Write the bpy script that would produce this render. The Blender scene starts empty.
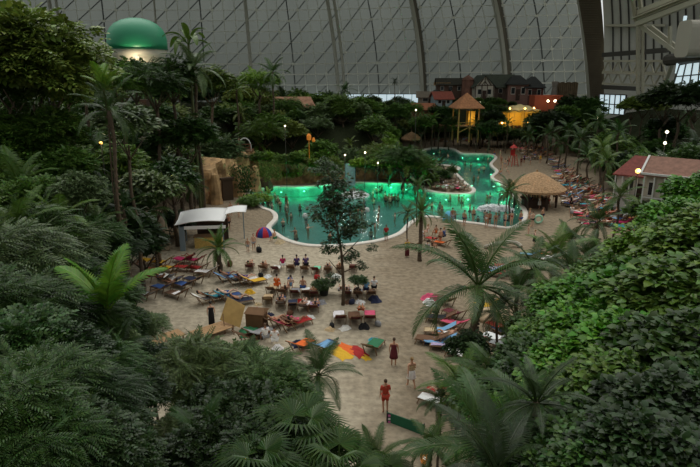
import bpy, math, random
import numpy as np
from mathutils import Vector, Matrix, geometry
random.seed(7); rng = np.random.default_rng(7)
PI = math.pi
sc = bpy.context.scene
COL = sc.collection
# ------------------------------------------------------------------ camera
F = 560.0; CH = 16.0; PITCH = math.atan(158.5/F)
cp, sp = math.cos(PITCH), math.sin(PITCH)
cd = bpy.data.cameras.new('camera'); cd.sensor_width = 36; cd.lens = 36*F/700; cd.clip_end = 900; cd.clip_start = .1
cam = bpy.data.objects.new('camera', cd); COL.objects.link(cam); cam.location = (0, 0, CH)
cam.rotation_euler = (PI/2-PITCH, 0, 0); sc.camera = cam

def ray(x, y):
    a = (x-350)/F; b = (233.5-y)/F
    return Vector((a, cp+b*sp, -sp+b*cp))
def G(x, y, z=0.0):                 # the point of the level z seen at a place of the photo
    r = ray(x, y); t = (z-CH)/r.z
    return Vector((r.x*t, r.y*t, z))
def D(x, y, d):                     # the point at plan distance d
    r = ray(x, y); t = d/r.y
    return Vector((r.x*t, d, CH+r.z*t))
def proj(p):
    dx, dy, dz = p[0], p[1], p[2]-CH
    dep = dy*cp-dz*sp; u = dy*sp+dz*cp
    if dep < .1: return (0, 0, -1)
    return (350+F*dx/dep, 233.5-F*u/dep, dep)

# ------------------------------------------------------------------ materials
def srgb(c):
    return tuple((v/255/12.92 if v/255 <= .04045 else ((v/255+.055)/1.055)**2.4) for v in c)+(1,)
MATS = {}
def mat(name, c=(128, 128, 128), rough=.8, noise=0, nscale=8, emit=0, metal=0, bump=0, lin=None, trans=0, objcol=False, spec=.5, isl=0):
    if name in MATS: return MATS[name]
    m = bpy.data.materials.new(name); m.use_nodes = True; nt = m.node_tree; N = nt.nodes; L = nt.links
    b = N['Principled BSDF']; b.inputs['Roughness'].default_value = rough; b.inputs['Metallic'].default_value = metal
    b.inputs['Specular IOR Level'].default_value = spec
    col = lin if lin else srgb(c)
    src = None
    if objcol:
        oi = N.new('ShaderNodeObjectInfo'); src = oi.outputs['Color']
    if isl:
        geo = N.new('ShaderNodeNewGeometry'); hs = N.new('ShaderNodeHueSaturation')
        mr = N.new('ShaderNodeMapRange'); mr.inputs[3].default_value = 1-isl; mr.inputs[4].default_value = 1+isl
        L.new(geo.outputs['Random Per Island'], mr.inputs[0]); L.new(mr.outputs[0], hs.inputs['Value'])
        mr2 = N.new('ShaderNodeMapRange'); mr2.inputs[3].default_value = .47; mr2.inputs[4].default_value = .515
        ml = N.new('ShaderNodeMath'); ml.operation = 'FRACT'; mm = N.new('ShaderNodeMath'); mm.operation = 'MULTIPLY'; mm.inputs[1].default_value = 17.3
        L.new(geo.outputs['Random Per Island'], mm.inputs[0]); L.new(mm.outputs[0], ml.inputs[0]); L.new(ml.outputs[0], mr2.inputs[0]); L.new(mr2.outputs[0], hs.inputs['Hue'])
        if src: L.new(src, hs.inputs['Color'])
        else: hs.inputs['Color'].default_value = col
        src = hs.outputs['Color']
    if noise:
        tc = N.new('ShaderNodeTexCoord'); nz = N.new('ShaderNodeTexNoise'); nz.inputs['Scale'].default_value = nscale; nz.inputs['Detail'].default_value = 5
        L.new(tc.outputs['Object'], nz.inputs['Vector'])
        hs = N.new('ShaderNodeHueSaturation'); mr = N.new('ShaderNodeMapRange'); mr.inputs[1].default_value = .3; mr.inputs[2].default_value = .7
        mr.inputs[3].default_value = 1-noise; mr.inputs[4].default_value = 1+noise
        L.new(nz.outputs['Fac'], mr.inputs[0]); L.new(mr.outputs[0], hs.inputs['Value'])
        if src: L.new(src, hs.inputs['Color'])
        else: hs.inputs['Color'].default_value = col
        src = hs.outputs['Color']
        if bump:
            bp = N.new('ShaderNodeBump'); bp.inputs['Strength'].default_value = bump; bp.inputs['Distance'].default_value = .1
            L.new(nz.outputs['Fac'], bp.inputs['Height']); L.new(bp.outputs[0], b.inputs['Normal'])
    if src: L.new(src, b.inputs['Base Color'])
    else: b.inputs['Base Color'].default_value = col
    if emit:
        b.inputs['Emission Color'].default_value = col; b.inputs['Emission Strength'].default_value = emit
    if trans:
        tr = N.new('ShaderNodeBsdfTranslucent'); mx = N.new('ShaderNodeMixShader'); mx.inputs[0].default_value = trans
        if src: L.new(src, tr.inputs['Color'])
        else: tr.inputs['Color'].default_value = col
        L.new(b.outputs[0], mx.inputs[1]); L.new(tr.outputs[0], mx.inputs[2]); L.new(mx.outputs[0], N['Material Output'].inputs['Surface'])
    MATS[name] = m; return m
LEAF = mat('leaf', rough=.36, objcol=True, isl=.5, trans=.2, spec=.28)
PALM = mat('palm_leaf', rough=.33, objcol=True, isl=.22, trans=.18, spec=.36)
BARK = mat('bark', (92, 78, 62), .9, noise=.35, nscale=6, bump=.5)
CLOTH = mat('cloth', rough=.9, objcol=True, noise=.12, nscale=20)
SKIN = mat('skin', rough=.6, objcol=True)
HAIR = mat('hair', rough=.7, objcol=True)
WOOD = mat('timber', (128, 98, 68), .7, noise=.3, nscale=14)
DWOOD = mat('dark_timber', (62, 44, 34), .8, noise=.3, nscale=10)
THATCH = mat('thatch', (172, 138, 102), .95, noise=.4, nscale=5, bump=1)
ROCK = mat('rock', (176, 142, 100), .9, noise=.5, nscale=.9, bump=1)
STEEL = mat('painted_steel', (176, 172, 152), .6, noise=.1)
DSTEEL = mat('dark_steel', (70, 68, 62), .6, noise=.15)
WHITE = mat('white_paint', (205, 205, 200), .6, noise=.05)
GLASSW = mat('daylit_glass', (205, 225, 232), .2, emit=.62)
EYE = mat('eye', (30, 26, 24), .3)

# ------------------------------------------------------------------ mesh tools
def link(o, parent=None):
    COL.objects.link(o)
    if parent is not None: o.parent = parent
    return o
def nmesh(name, V, Fc, m, smooth=False):
    me = bpy.data.meshes.new(name)
    V = np.asarray(V, dtype=np.float32)
    if isinstance(Fc, np.ndarray):
        k = Fc.shape[1]; n = len(Fc)
        me.vertices.add(len(V)); me.vertices.foreach_set('co', V.ravel())
        me.loops.add(n*k); me.loops.foreach_set('vertex_index', Fc.astype(np.int32).ravel())
        me.polygons.add(n); me.polygons.foreach_set('loop_start', np.arange(0, n*k, k, dtype=np.int32)); me.polygons.foreach_set('loop_total', np.full(n, k, dtype=np.int32))
        me.update(calc_edges=True)
    else:
        me.from_pydata([tuple(map(float, v)) for v in V], [], Fc); me.update()
    for mm in (m if isinstance(m, (list, tuple)) else [m]): me.materials.append(mm)
    if smooth: me.polygons.foreach_set('use_smooth', [True]*len(me.polygons))
    return me
class MB:
    def __init__(s): s.v = []; s.f = []; s.mi = []
    def add(s, V, Fs, mi=0):
        o = len(s.v); s.v += [tuple(v) for v in V]; s.f += [tuple(i+o for i in f) for f in Fs]; s.mi += [mi]*len(Fs); return s
    def box(s, c, d, rz=0, M=None, mi=0):
        x, y, z = d[0]/2, d[1]/2, d[2]/2
        R = Matrix.Rotation(rz, 3, 'Z') if M is None else M
        V = [Vector(c)+R@Vector((i*x, j*y, k*z)) for k in (-1, 1) for j in (-1, 1) for i in (-1, 1)]
        return s.add(V, [(0, 2, 3, 1), (4, 5, 7, 6), (0, 1, 5, 4), (2, 6, 7, 3), (0, 4, 6, 2), (1, 3, 7, 5)], mi)
    def bar(s, a, b, w, h=None, mi=0):
        a = Vector(a); b = Vector(b); d = b-a
        if d.length < 1e-6: return s
        q = d.to_track_quat('Z', 'Y').to_matrix()
        return s.box((a+b)/2, (w, h or w, d.length), M=q, mi=mi)
    def tube(s, pts, r, n=6, cap=True, mi=0):
        pts = [Vector(p) for p in pts]; rs = r if isinstance(r, (list, tuple)) else [r]*len(pts)
        V = []; Fs = []
        up = None
        for i, p in enumerate(pts):
            t = (pts[min(i+1, len(pts)-1)]-pts[max(i-1, 0)]).normalized()
            if up is None: up = t.orthogonal().normalized()
            u = (up-t*up.dot(t)).normalized(); up = u; w = t.cross(u)
            for k in range(n):
                a = 2*PI*k/n; V.append(p+(u*math.cos(a)+w*math.sin(a))*rs[i])
        for i in range(len(pts)-1):
            for k in range(n): Fs.append((i*n+k, i*n+(k+1) % n, (i+1)*n+(k+1) % n, (i+1)*n+k))
        if cap: Fs += [tuple(range(n))[::-1], tuple((len(pts)-1)*n+k for k in range(n))]
        return s.add(V, Fs, mi)
    def lathe(s, prof, n=20, c=(0, 0, 0), mi=0, wob=0, sq=1):
        V = []; Fs = []
        for i, (r, z) in enumerate(prof):
            for k in range(n):
                a = 2*PI*k/n; rr = r*(1+wob*(random.random()-.5))
                V.append((c[0]+rr*math.cos(a), c[1]+rr*sq*math.sin(a), c[2]+z))
        for i in range(len(prof)-1):
            for k in range(n): Fs.append((i*n+k, i*n+(k+1) % n, (i+1)*n+(k+1) % n, (i+1)*n+k))
        Fs += [tuple(range(n))[::-1], tuple((len(prof)-1)*n+k for k in range(n))]
        return s.add(V, Fs, mi)
    def grid(s, fn, nu, nv, mi=0):
        V = [fn(i/nu, j/nv) for j in range(nv+1) for i in range(nu+1)]
        return s.add(V, [(j*(nu+1)+i, j*(nu+1)+i+1, (j+1)*(nu+1)+i+1, (j+1)*(nu+1)+i) for j in range(nv) for i in range(nu)], mi)
    def slab(s, fn, nu, nv, t, mi=0):        # a sheet with thickness
        s.grid(fn, nu, nv, mi); s.grid(lambda a, b: Vector(fn(a, b))-Vector((0, 0, t)), nu, nv, mi)
        o2 = len(s.v)-(nu+1)*(nv+1); o1 = o2-(nu+1)*(nv+1); W = nu+1
        per = [i for i in range(W)]+[j*W+nu for j in range(1, nv+1)]+[nv*W+i for i in range(nu-1, -1, -1)]+[j*W for j in range(nv-1, 0, -1)]
        for a, b in zip(per, per[1:]+per[:1]): s.f.append((o1+a, o1+b, o2+b, o2+a)); s.mi.append(mi)
        return s
    def mesh(s, name, m, smooth=False):
        me = nmesh(name, s.v, s.f, m, smooth)
        if any(s.mi): me.polygons.foreach_set('material_index', s.mi)
        return me
    def obj(s, name, m, parent=None, smooth=False, loc=None):
        o = link(bpy.data.objects.new(name, s.mesh(name, m, smooth)), parent)
        if loc is not None: o.location = loc
        return o
def O(name, me, parent=None, loc=(0, 0, 0), rz=0, color=None, s=1):
    o = link(bpy.data.objects.new(name, me), parent); o.location = loc; o.rotation_euler = (0, 0, rz); o.scale = (s, s, s) if not isinstance(s, tuple) else s
    if color is not None: o.color = color
    return o
def empty(name, loc=(0, 0, 0), rz=0):
    o = link(bpy.data.objects.new(name, None)); o.location = loc; o.rotation_euler = (0, 0, rz); o.empty_display_size = .3; return o
ZONES = []; LONG = set()
def tag(o, desc, cat, zone=None, group=None):
    o['category'] = cat
    if group: o['group'] = group
    if zone is None: o['label'] = desc
    else: ZONES.append((o, desc, zone))
    return o
def struct(o): o['kind'] = 'structure'; return o
ORD = 'first second third fourth fifth sixth seventh eighth ninth tenth eleventh twelfth thirteenth fourteenth fifteenth sixteenth seventeenth eighteenth nineteenth twentieth'.split()
TENS = ['twenty', 'thirty', 'forty', 'fifty']
def ordw(n):
    if n < 20: return ORD[n]
    n += 1; t = TENS[n//10-2]
    return t+'-'+ORD[n % 10-1] if n % 10 else t[:-1]+'ieth'
def finish_labels():
    by = {}
    for o, d, z in ZONES:
        if len((d+' '+z).split()) > 13 and ' and ' in d and d.startswith('person'): d = d.split(' and ')[0]+(','+d.split(',')[1] if ',' in d else '')
        by.setdefault((d, z), []).append(o)
    for (d, z), L in by.items():
        pass
        if len(L) == 1: L[0]['label'] = d+' '+z; continue
        L.sort(key=lambda o: proj(o.location)[0])
        for i, o in enumerate(L):
            o['label'] = '%s %s, %s' % (d if len((d+' '+z).split()) < 14 else d.replace('wooden ', '').replace('person in ', '').replace('small ', '').replace(', standing', ''), z, 'leftmost' if i == 0 else 'rightmost' if i == len(L)-1 else ordw(i)+' from left')
def jit(c, a=.12):
    k = 1+random.uniform(-a, a)*2
    return (c[0]*k*(1+random.uniform(-a, a)), c[1]*k, c[2]*k*(1+random.uniform(-a, a)), 1)

# ------------------------------------------------------------------ the pool outline
def catmull(P, n=6):
    R = []; m = len(P)
    for i in range(m):
        a, b, c, d = P[i-1], P[i], P[(i+1) % m], P[(i+2) % m]
        for k in range(n):
            t = k/n
            R.append(.5*((2*b)+(c-a)*t+(2*a-5*b+4*c-d)*t*t+(3*b-a-3*c+d)*t**3))
    return R
POOLPX = [(250, 191), (262, 189), (278, 187), (305, 187), (335, 184.5), (360, 183), (388, 183.5), (412, 184.5), (424, 189.5), (437, 193), (455, 194.5), (470, 194), (475, 190), (467, 184),
          (460, 177), (456, 172), (460, 168.5), (452, 166), (432, 164), (418, 158), (421, 151.5), (434, 148), (452, 149), (461, 153.5), (476, 154), (490, 154.5), (495, 158), (490, 164.5), (496, 171.5),
          (491, 177.5), (500, 184), (508, 192), (518, 203), (524, 215), (512, 227.5), (480, 224), (457, 221), (438, 217.5), (424, 217), (410, 222.5), (399, 233), (384, 239), (367, 242.5), (340, 245.5), (310, 245.5), (290, 241), (279, 235),
          (270, 228), (277, 219), (274, 212), (262, 207), (256, 199)]
POOL = [Vector((p.x, p.y)) for p in catmull([G(x, y).to_2d() for x, y in POOLPX], 5)]
FLATPX = [(-60, 475), (60, 420), (85, 350), (95, 290), (125, 255), (165, 232), (178, 215), (205, 200), (215, 189), (240, 187), (300, 182.5), (360, 179.5), (412, 179), (425, 170), (405, 163), (395, 151), (405, 145), (470, 139), (545, 138), (575, 152), (600, 172),
          (640, 215), (650, 240), (600, 265), (600, 300), (600, 380), (650, 475)]
FLAT = [G(x, y).to_2d() for x, y in FLATPX]
FLAT += [Vector((20, -5)), Vector((-20, -5))]
def inpoly(x, y, P):
    px = np.array([p[0] for p in P]); py = np.array([p[1] for p in P]); x = np.asarray(x, float); y = np.asarray(y, float)
    ins = np.zeros(x.shape, bool); n = len(px)
    for i in range(n):
        j = i-1
        c = ((py[i] > y) != (py[j] > y))
        with np.errstate(divide='ignore', invalid='ignore'):
            xx = (px[j]-px[i])*(y-py[i])/(py[j]-py[i]+1e-12)+px[i]
        ins ^= c & (x < xx)
    return ins
def dist(x, y, P):
    x = np.asarray(x, float); y = np.asarray(y, float); best = np.full(x.shape, 1e9)
    for i in range(len(P)):
        ax, ay = P[i-1][0], P[i-1][1]; bx, by = P[i][0], P[i][1]
        L2 = (bx-ax)**2+(by-ay)**2+1e-9; t = np.clip(((x-ax)*(bx-ax)+(y-ay)*(by-ay))/L2, 0, 1)
        best = np.minimum(best, np.hypot(x-ax-t*(bx-ax), y-ay-t*(by-ay)))
    return best
def sst(t): t = np.clip(t, 0, 1); return t*t*(3-2*t)
def height(x, y):
    x = np.asarray(x, float); y = np.asarray(y, float)
    d = np.where(inpoly(x, y, FLAT), 0, dist(x, y, FLAT))
    Hm = 8.0-4.5*sst((x-8)/14)*(1-sst((y-95)/30))-4*(1-sst((y-18)/40))
    ramp = 12+18*sst((-18-x)/6)+14*sst((x-25)/8)
    h = np.maximum(Hm, .5)*sst(d/ramp)
    h = h+np.where(d > 1, .25*np.sin(x*.6)*np.cos(y*.5)*sst(d/8), 0)
    return h
def hz(x, y): return float(height(np.array([x]), np.array([y]))[0])
# terrain
xs = np.arange(-150, 151, 2.5); ys = np.arange(-10, 200, 2.5)
gx, gy = np.meshgrid(xs, ys); gx = gx.ravel(); gy = gy.ravel()
keep = dist(gx, gy, POOL) > .8
gx = gx[keep]; gy = gy[keep]
pts = [Vector((a, b)) for a, b in zip(gx, gy)]; n0 = len(pts)
pts += POOL; m = len(POOL)
vo, eo, fo, *_ = geometry.delaunay_2d_cdt(pts, [(n0+i, n0+(i+1) % m) for i in range(m)], [], 0, 1e-5)
vx = np.array([v[0] for v in vo]); vy = np.array([v[1] for v in vo]); fa = np.array([f for f in fo if len(f) == 3])
cx = vx[fa].mean(1); cy = vy[fa].mean(1); fa = fa[~inpoly(cx, cy, POOL)]
def sand_mat():
    m = bpy.data.materials.new('sand_and_soil'); m.use_nodes = True; nt = m.node_tree; N = nt.nodes; L = nt.links; b = N['Principled BSDF']; b.inputs['Roughness'].default_value = .95; b.inputs['Specular IOR Level'].default_value = .15
    geo = N.new('ShaderNodeNewGeometry'); sep = N.new('ShaderNodeSeparateXYZ'); L.new(geo.outputs['Position'], sep.inputs[0])
    n1 = N.new('ShaderNodeTexNoise'); n1.inputs['Scale'].default_value = .35; n1.inputs['Detail'].default_value = 6; L.new(geo.outputs['Position'], n1.inputs['Vector'])
    n2 = N.new('ShaderNodeTexNoise'); n2.inputs['Scale'].default_value = 2.4; n2.inputs['Detail'].default_value = 4; L.new(geo.outputs['Position'], n2.inputs['Vector'])
    # dry pale sand among the chairs, trodden browner sand on the walkway
    a = N.new('ShaderNodeMath'); a.operation = 'MULTIPLY_ADD'; a.inputs[1].default_value = 7; L.new(n1.outputs['Fac'], a.inputs[0]); L.new(sep.outputs['X'], a.inputs[2])
    mr = N.new('ShaderNodeMapRange'); mr.inputs[1].default_value = 2.6; mr.inputs[2].default_value = 7.0; L.new(a.outputs[0], mr.inputs[0])
    mr2 = N.new('ShaderNodeMapRange'); mr2.inputs[1].default_value = 50; mr2.inputs[2].default_value = 58; L.new(sep.outputs['Y'], mr2.inputs[0])
    mxx = N.new('ShaderNodeMath'); mxx.operation = 'MAXIMUM'; L.new(mr.outputs[0], mxx.inputs[0]); L.new(mr2.outputs[0], mxx.inputs[1])
    c1 = N.new('ShaderNodeMix'); c1.data_type = 'RGBA'; c1.inputs[6].default_value = srgb((196, 182, 158)); c1.inputs[7].default_value = srgb((156, 140, 117)); L.new(mxx.outputs[0], c1.inputs[0])
    hs = N.new('ShaderNodeHueSaturation'); mr3 = N.new('ShaderNodeMapRange'); mr3.inputs[1].default_value = .25; mr3.inputs[2].default_value = .75; mr3.inputs[3].default_value = .56; mr3.inputs[4].default_value = 1.06
    L.new(n2.outputs['Fac'], mr3.inputs[0]); L.new(mr3.outputs[0], hs.inputs['Value']); L.new(c1.outputs[2], hs.inputs['Color'])
    mr4 = N.new('ShaderNodeMapRange'); mr4.inputs[1].default_value = .12; mr4.inputs[2].default_value = .9; L.new(sep.outputs['Z'], mr4.inputs[0])
    c2 = N.new('ShaderNodeMix'); c2.data_type = 'RGBA'; c2.inputs[7].default_value = srgb((46, 52, 32)); L.new(hs.outputs[0], c2.inputs[6]); L.new(mr4.outputs[0], c2.inputs[0])
    L.new(c2.outputs[2], b.inputs['Base Color'])
    bp = N.new('ShaderNodeBump'); bp.inputs['Strength'].default_value = .9; bp.inputs['Distance'].default_value = .16; L.new(n2.outputs['Fac'], bp.inputs['Height']); L.new(bp.outputs[0], b.inputs['Normal'])
    return m
floor = struct(O('floor', nmesh('floor', np.stack([vx, vy, height(vx, vy)], 1), fa, sand_mat(), True)))
# basin, water, coping
def basin_depth(): return -1.1
mb = MB(); m = len(POOL)
mb.add([(p.x, p.y, 0) for p in POOL]+[(p.x, p.y, -1.55) for p in POOL], [(i, (i+1) % m, m+(i+1) % m, m+i) for i in range(m)])
tri = geometry.tessellate_polygon([[Vector((p.x, p.y, 0)) for p in POOL]])
tri = [t if (POOL[t[1]]-POOL[t[0]]).cross(POOL[t[2]]-POOL[t[0]]) > 0 else t[::-1] for t in tri]
mb.add([(p.x, p.y, -1.55) for p in POOL], [tuple(t) for t in tri])
TILE = mat('basin_paint', (134, 172, 166), .7, noise=.12, nscale=.5)
struct(mb.obj('pool_basin', TILE))
WAT = bpy.data.materials.new('water'); WAT.use_nodes = True; nt = WAT.node_tree; N = nt.nodes; L = nt.links; N.remove(N['Principled BSDF'])
trn = N.new('ShaderNodeBsdfTransparent'); trn.inputs[0].default_value = (.52, .72, .68, 1); gl = N.new('ShaderNodeBsdfGlossy'); gl.inputs['Roughness'].default_value = .12; gl.inputs[0].default_value = (.9, .95, 1, 1)
fr = N.new('ShaderNodeFresnel'); fr.inputs[0].default_value = 1.33; mx = N.new('ShaderNodeMixShader'); nz = N.new('ShaderNodeTexNoise'); nz.inputs['Scale'].default_value = 2.2; nz.inputs['Detail'].default_value = 3
tc = N.new('ShaderNodeTexCoord'); L.new(tc.outputs['Object'], nz.inputs[0]); bp = N.new('ShaderNodeBump'); bp.inputs['Strength'].default_value = .35; bp.inputs['Distance'].default_value = .1
L.new(nz.outputs['Fac'], bp.inputs['Height']); L.new(bp.outputs[0], fr.inputs['Normal']); L.new(bp.outputs[0], gl.inputs['Normal'])
L.new(fr.outputs[0], mx.inputs[0]); L.new(trn.outputs[0], mx.inputs[1]); L.new(gl.outputs[0], mx.inputs[2]); L.new(mx.outputs[0], N['Material Output'].inputs['Surface'])
struct(O('pool_water', nmesh('pool_water', [(p.x, p.y, -.1) for p in POOL], [tuple(t) for t in tri], WAT)))
cop = mat('coping', (222, 214, 202), .7, noise=.08, nscale=2)
mb = MB(); V = []; prof = [(-.12, -.2), (-.12, .1), (-.05, .16), (.38, .16), (.46, .1), (.46, -.1)]
for i, p in enumerate(POOL):
    t = (POOL[(i+1) % m]-POOL[i-1]).normalized(); nrm = Vector((t.y, -t.x))
    if inpoly([p.x+nrm.x*.4], [p.y+nrm.y*.4], POOL)[0]: nrm = -nrm
    for a, z in prof: V.append((p.x+nrm.x*a, p.y+nrm.y*a, z))
k = len(prof); mb.add(V, [(i*k+j, i*k+j+1, ((i+1) % m)*k+j+1, ((i+1) % m)*k+j) for i in range(m) for j in range(k-1)])
struct(mb.obj('pool_coping', cop))

# ------------------------------------------------------------------ hall wall with arches
RIBX = [(-150, -158, -160), (-58, -62, -64), (60, 55, 49), (158, 157, 154), (253, 249, 245), (339, 334, 327), (420, 416, 408), (503, 499, 490), (587, 582, 575)]
def ribx(i, y):                    # quadratic through y=100, 45, 0 of each arch, straightened above
    b, md, t = RIBX[i]
    yy = max(y, -25)
    l = b*(yy-45)*(yy-0)/((100-45)*100)+md*(yy-100)*(yy-0)/((45-100)*45)+t*(yy-100)*(yy-45)/((-100)*(-45))
    if y < -25:
        y1 = -24; l1 = b*(y1-45)*y1/5500+md*(y1-100)*y1/(-2475)+t*(y1-100)*(y1-45)/4500
        l += (l-l1)*(-25-y)*1.0
    return l
def wd(x, y):
    return 176-.016*(x-350)-max(0, 62-y)**2*.0012
def wp(u, y, off=0):               # u in rib units
    i = min(max(int(u), 0), len(RIBX)-2); t = u-i
    x = ribx(i, y)*(1-t)+ribx(i+1, y)*t
    tilt = (x-300)*.028*max(0, (95-y)/30)**.5 if x > 300 else 0
    return D(x, y-tilt*.5, wd(x, y)-off)
wallm = bpy.data.materials.new('membrane_wall'); wallm.use_nodes = True; nt = wallm.node_tree; N = nt.nodes; L = nt.links; b = N['Principled BSDF']; b.inputs['Roughness'].default_value = .75
tc = N.new('ShaderNodeTexCoord'); nz = N.new('ShaderNodeTexNoise'); nz.inputs['Scale'].default_value = .05; nz.inputs['Detail'].default_value = 6; mp = N.new('ShaderNodeMapping'); mp.inputs['Scale'].default_value = (3, 1, .5)
L.new(tc.outputs['Object'], mp.inputs[0]); L.new(mp.outputs[0], nz.inputs[0]); cr = N.new('ShaderNodeValToRGB'); cr.color_ramp.elements[0].color = srgb((124, 129, 124)); cr.color_ramp.elements[1].color = srgb((144, 148, 142)); L.new(nz.outputs['Fac'], cr.inputs[0]); L.new(cr.outputs[0], b.inputs['Base Color']); b.inputs['Specular IOR Level'].default_value = .2
trw = N.new('ShaderNodeBsdfTranslucent'); mxw = N.new('ShaderNodeMixShader'); mxw.inputs[0].default_value = .45; L.new(cr.outputs[0], trw.inputs[0]); L.new(b.outputs[0], mxw.inputs[1]); L.new(trw.outputs[0], mxw.inputs[2]); L.new(mxw.outputs[0], N['Material Output'].inputs['Surface'])
mb = MB(); mb.grid(lambda a, b: wp(a*7.999+1e-4, 150-b*290), 64, 40)
wall = struct(mb.obj('wall_back', wallm, smooth=True))
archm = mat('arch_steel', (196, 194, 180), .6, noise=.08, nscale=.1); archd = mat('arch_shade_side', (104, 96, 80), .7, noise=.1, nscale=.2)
for i in range(len(RIBX)):
    big = i in (6, 7, 8); mb = MB(); ysr = [150-290*k/40 for k in range(41)]
    if big:
        w = {6: 2.4, 7: 3.2, 8: 5.6}[i]
        for k in range(40):
            a = wp(i if i < 8 else 7.9999, ysr[k], 1.2); c = wp(i if i < 8 else 7.9999, ysr[k+1], 1.2)
            mb.add([a, a+Vector((0, -2.5, 0)), a+Vector((.9, -2.5, 0)), a+Vector((w, 1.5, 0)), c, c+Vector((0, -2.5, 0)), c+Vector((.9, -2.5, 0)), c+Vector((w, 1.5, 0))],
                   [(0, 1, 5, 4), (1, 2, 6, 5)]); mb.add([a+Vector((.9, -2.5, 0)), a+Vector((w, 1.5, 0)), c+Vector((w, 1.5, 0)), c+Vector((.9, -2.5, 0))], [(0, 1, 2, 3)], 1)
            if i == 8 and k % 2 == 0:
                mb.bar(a+Vector((1.2, -2.5, 0)), a+Vector((w-.1, 1.2, 0)), .12)
    else:
        r = .55 if i in (2, 4, 5) else .3
        P1 = [wp(i, y, .7) for y in ysr]
        if i == 0: P1 = [wp(.0001, y, .7) for y in ysr]
        mb.tube(P1, r, 6)
        if i in (2, 5): mb.tube([p+Vector((1.9, .2, 0)) for p in P1], .45, 6)
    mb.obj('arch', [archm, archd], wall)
netm = mat('cable_net', (240, 240, 226), .6); netd = mat('net_strut', (74, 78, 76), .7)
rows = [100, 95, 85, 74.5, 64]+[64-10.8*k for k in range(1, 15)]
for bay in range(8):
    mb = MB(); ND = 8; us = [bay+j/ND for j in range(ND+1)]; W = lambda u, y, o=.5: wp(min(u, 7.9999), y, o)
    for ri, y in enumerate(rows[1:]):
        mb.tube([W(u, y) for u in us], .24 if ri < 4 else .12, 4, False)
    for j in range(1, ND):
        mb.tube([W(us[j], y, .45) for y in rows], .2 if j == 4 else .12, 4, False, mi=1 if j == 4 else 0)
    for ri in range(3, len(rows)-1):
        for j in range(ND):
            if (j-ri) % 2 == 0:
                mb.tube([W(us[j], rows[ri], .4), W(us[j+1], rows[ri+1], .4)], .15, 4, False, mi=1)
            if (j-ri) % 4 == 0: q = W(us[j], rows[ri], .6); mb.box(q, (.8, .2, .8))
    for ri in range(0, 3):
        for j in range(0, ND, 2): mb.tube([W(us[j], rows[ri], .4), W(us[j+1], rows[ri+1], .4)], .12, 4, False, mi=1)
    mb.obj('cable_net', [netm, netd], wall)
# daylit window strips at the wall foot
for (x0, x1, y0, y1) in ((282, 334, 94, 99.5), (345, 420, 94, 103), (425, 440, 94.5, 103)):
    f = MB(); a = D(x0, y0, 173.5); b_ = D(x1, y1, 173.5); w = b_.x-a.x; hgt = a.z-b_.z; c = (a+b_)/2
    root = struct(f.box(c, (w, .1, hgt)).obj('window_%d' % (1+len([o for o in COL.objects if o.name.startswith('window_')])), GLASSW))
    g = MB(); n = int(w/2.4)
    for k in range(n+1): g.box((a.x+w*k/n, 173.4, c.z), (.14, .12, hgt))
    g.box((c.x, 173.4, a.z), (w, .2, .2)); g.box((c.x, 173.4, b_.z), (w, .2, .2)); g.obj('mullions', DSTEEL, root)

colm = mat('column_cladding', (112, 102, 84), .85, noise=.12, nscale=.4)
mb = MB(); yy = [150-290*k/40 for k in range(41)]
mb.slab(lambda a, b: D(ribx(8, 150-290*b)+3.5+(16+max(0, 80-(150-290*b))*.08)*a, 150-290*b, 152-a*3-max(0, 62-(150-290*b))**2*.0012), 4, 40, .1)
for k in range(70):
    y = 120-k*2.4; q = lambda a: D(ribx(8, y)+3.5+(16+max(0, 80-y)*.08)*a, y, 151.5-a*3-max(0, 62-y)**2*.0012); mb.bar(q(0), q(.8), .16)
struct(mb.obj('trim_11', colm))
# the gate side at the right: panelled wall, posts, lattice beams, glazing
GD = 122.0
def gp(x, y, off=0): return D(x, y, GD-off)
pan = mat('panel_wall', (204, 204, 194), .8, noise=.08, nscale=.3)
V = [D(604, 0, 150), D(760, 0, 118), D(760, 150, 118), D(606, 150, 150)]
def pw(a, b):
    x = 604+a*170; y = 150-b*290; x2 = x-(.0009*max(0, 40-y)**2)*(1-a)
    return D(x2, y, 148-a*24-max(0, 30-y)*.05)
mb = MB(); mb.grid(pw, 24, 30); wr = struct(mb.obj('wall_right', pan, smooth=True))
mb = MB()
for k in range(1, 22):
    a = k*.068/1.0*.7
    mb.tube([Vector(pw(a, b/30))+Vector((0, -.5, 0)) for b in range(8, 31)], .2, 4, False)
mb.obj('panel_rib', DSTEEL, wr)
mb = MB(); mb.tube([Vector(pw(a/20, .428))+Vector((0, -1, 0)) for a in range(0, 8)], .4, 4); mb.obj('ledge', STEEL, wr)
def truss(name, a, b, hgt, n, r, m):
    a = Vector(a); b = Vector(b); mb = MB(); up = Vector((0, 0, -hgt))
    mb.tube([a, b], r, 4); mb.tube([a+up, b+up], r, 4)
    for k in range(n):
        p = a.lerp(b, k/n); q = a.lerp(b, (k+.5)/n); s = a.lerp(b, (k+1)/n)
        mb.tube([p+up, q], r*.6, 4); mb.tube([q, s+up], r*.6, 4)
    return struct(mb.obj(name, m))
mb = MB(); mb.bar(D(603, 55, 140), D(668, 50, 124), .8, 1.0); struct(mb.obj('trim_1', DSTEEL))
truss('trim_2', D(604, 61, 136), D(668, 61, 118), 2.6, 6, .32, STEEL)
truss('trim_3', D(604, 72, 136), D(668, 73, 118), 2.6, 6, .32, STEEL)
mb = MB(); mb.bar(D(603, 87, 136), D(642, 89, 122), .8, .9); struct(mb.obj('trim_4', DSTEEL))
mb = MB(); mb.bar(D(638, 20, 118), D(638, 110, 118), .5, .6); mb.bar(D(642.5, 20, 118), D(642.5, 110, 118), .35, .6)
for k in range(14): mb.bar(D(638, 22+k*6, 117.8), D(642.5, 25+k*6, 117.8), .1)
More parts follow.
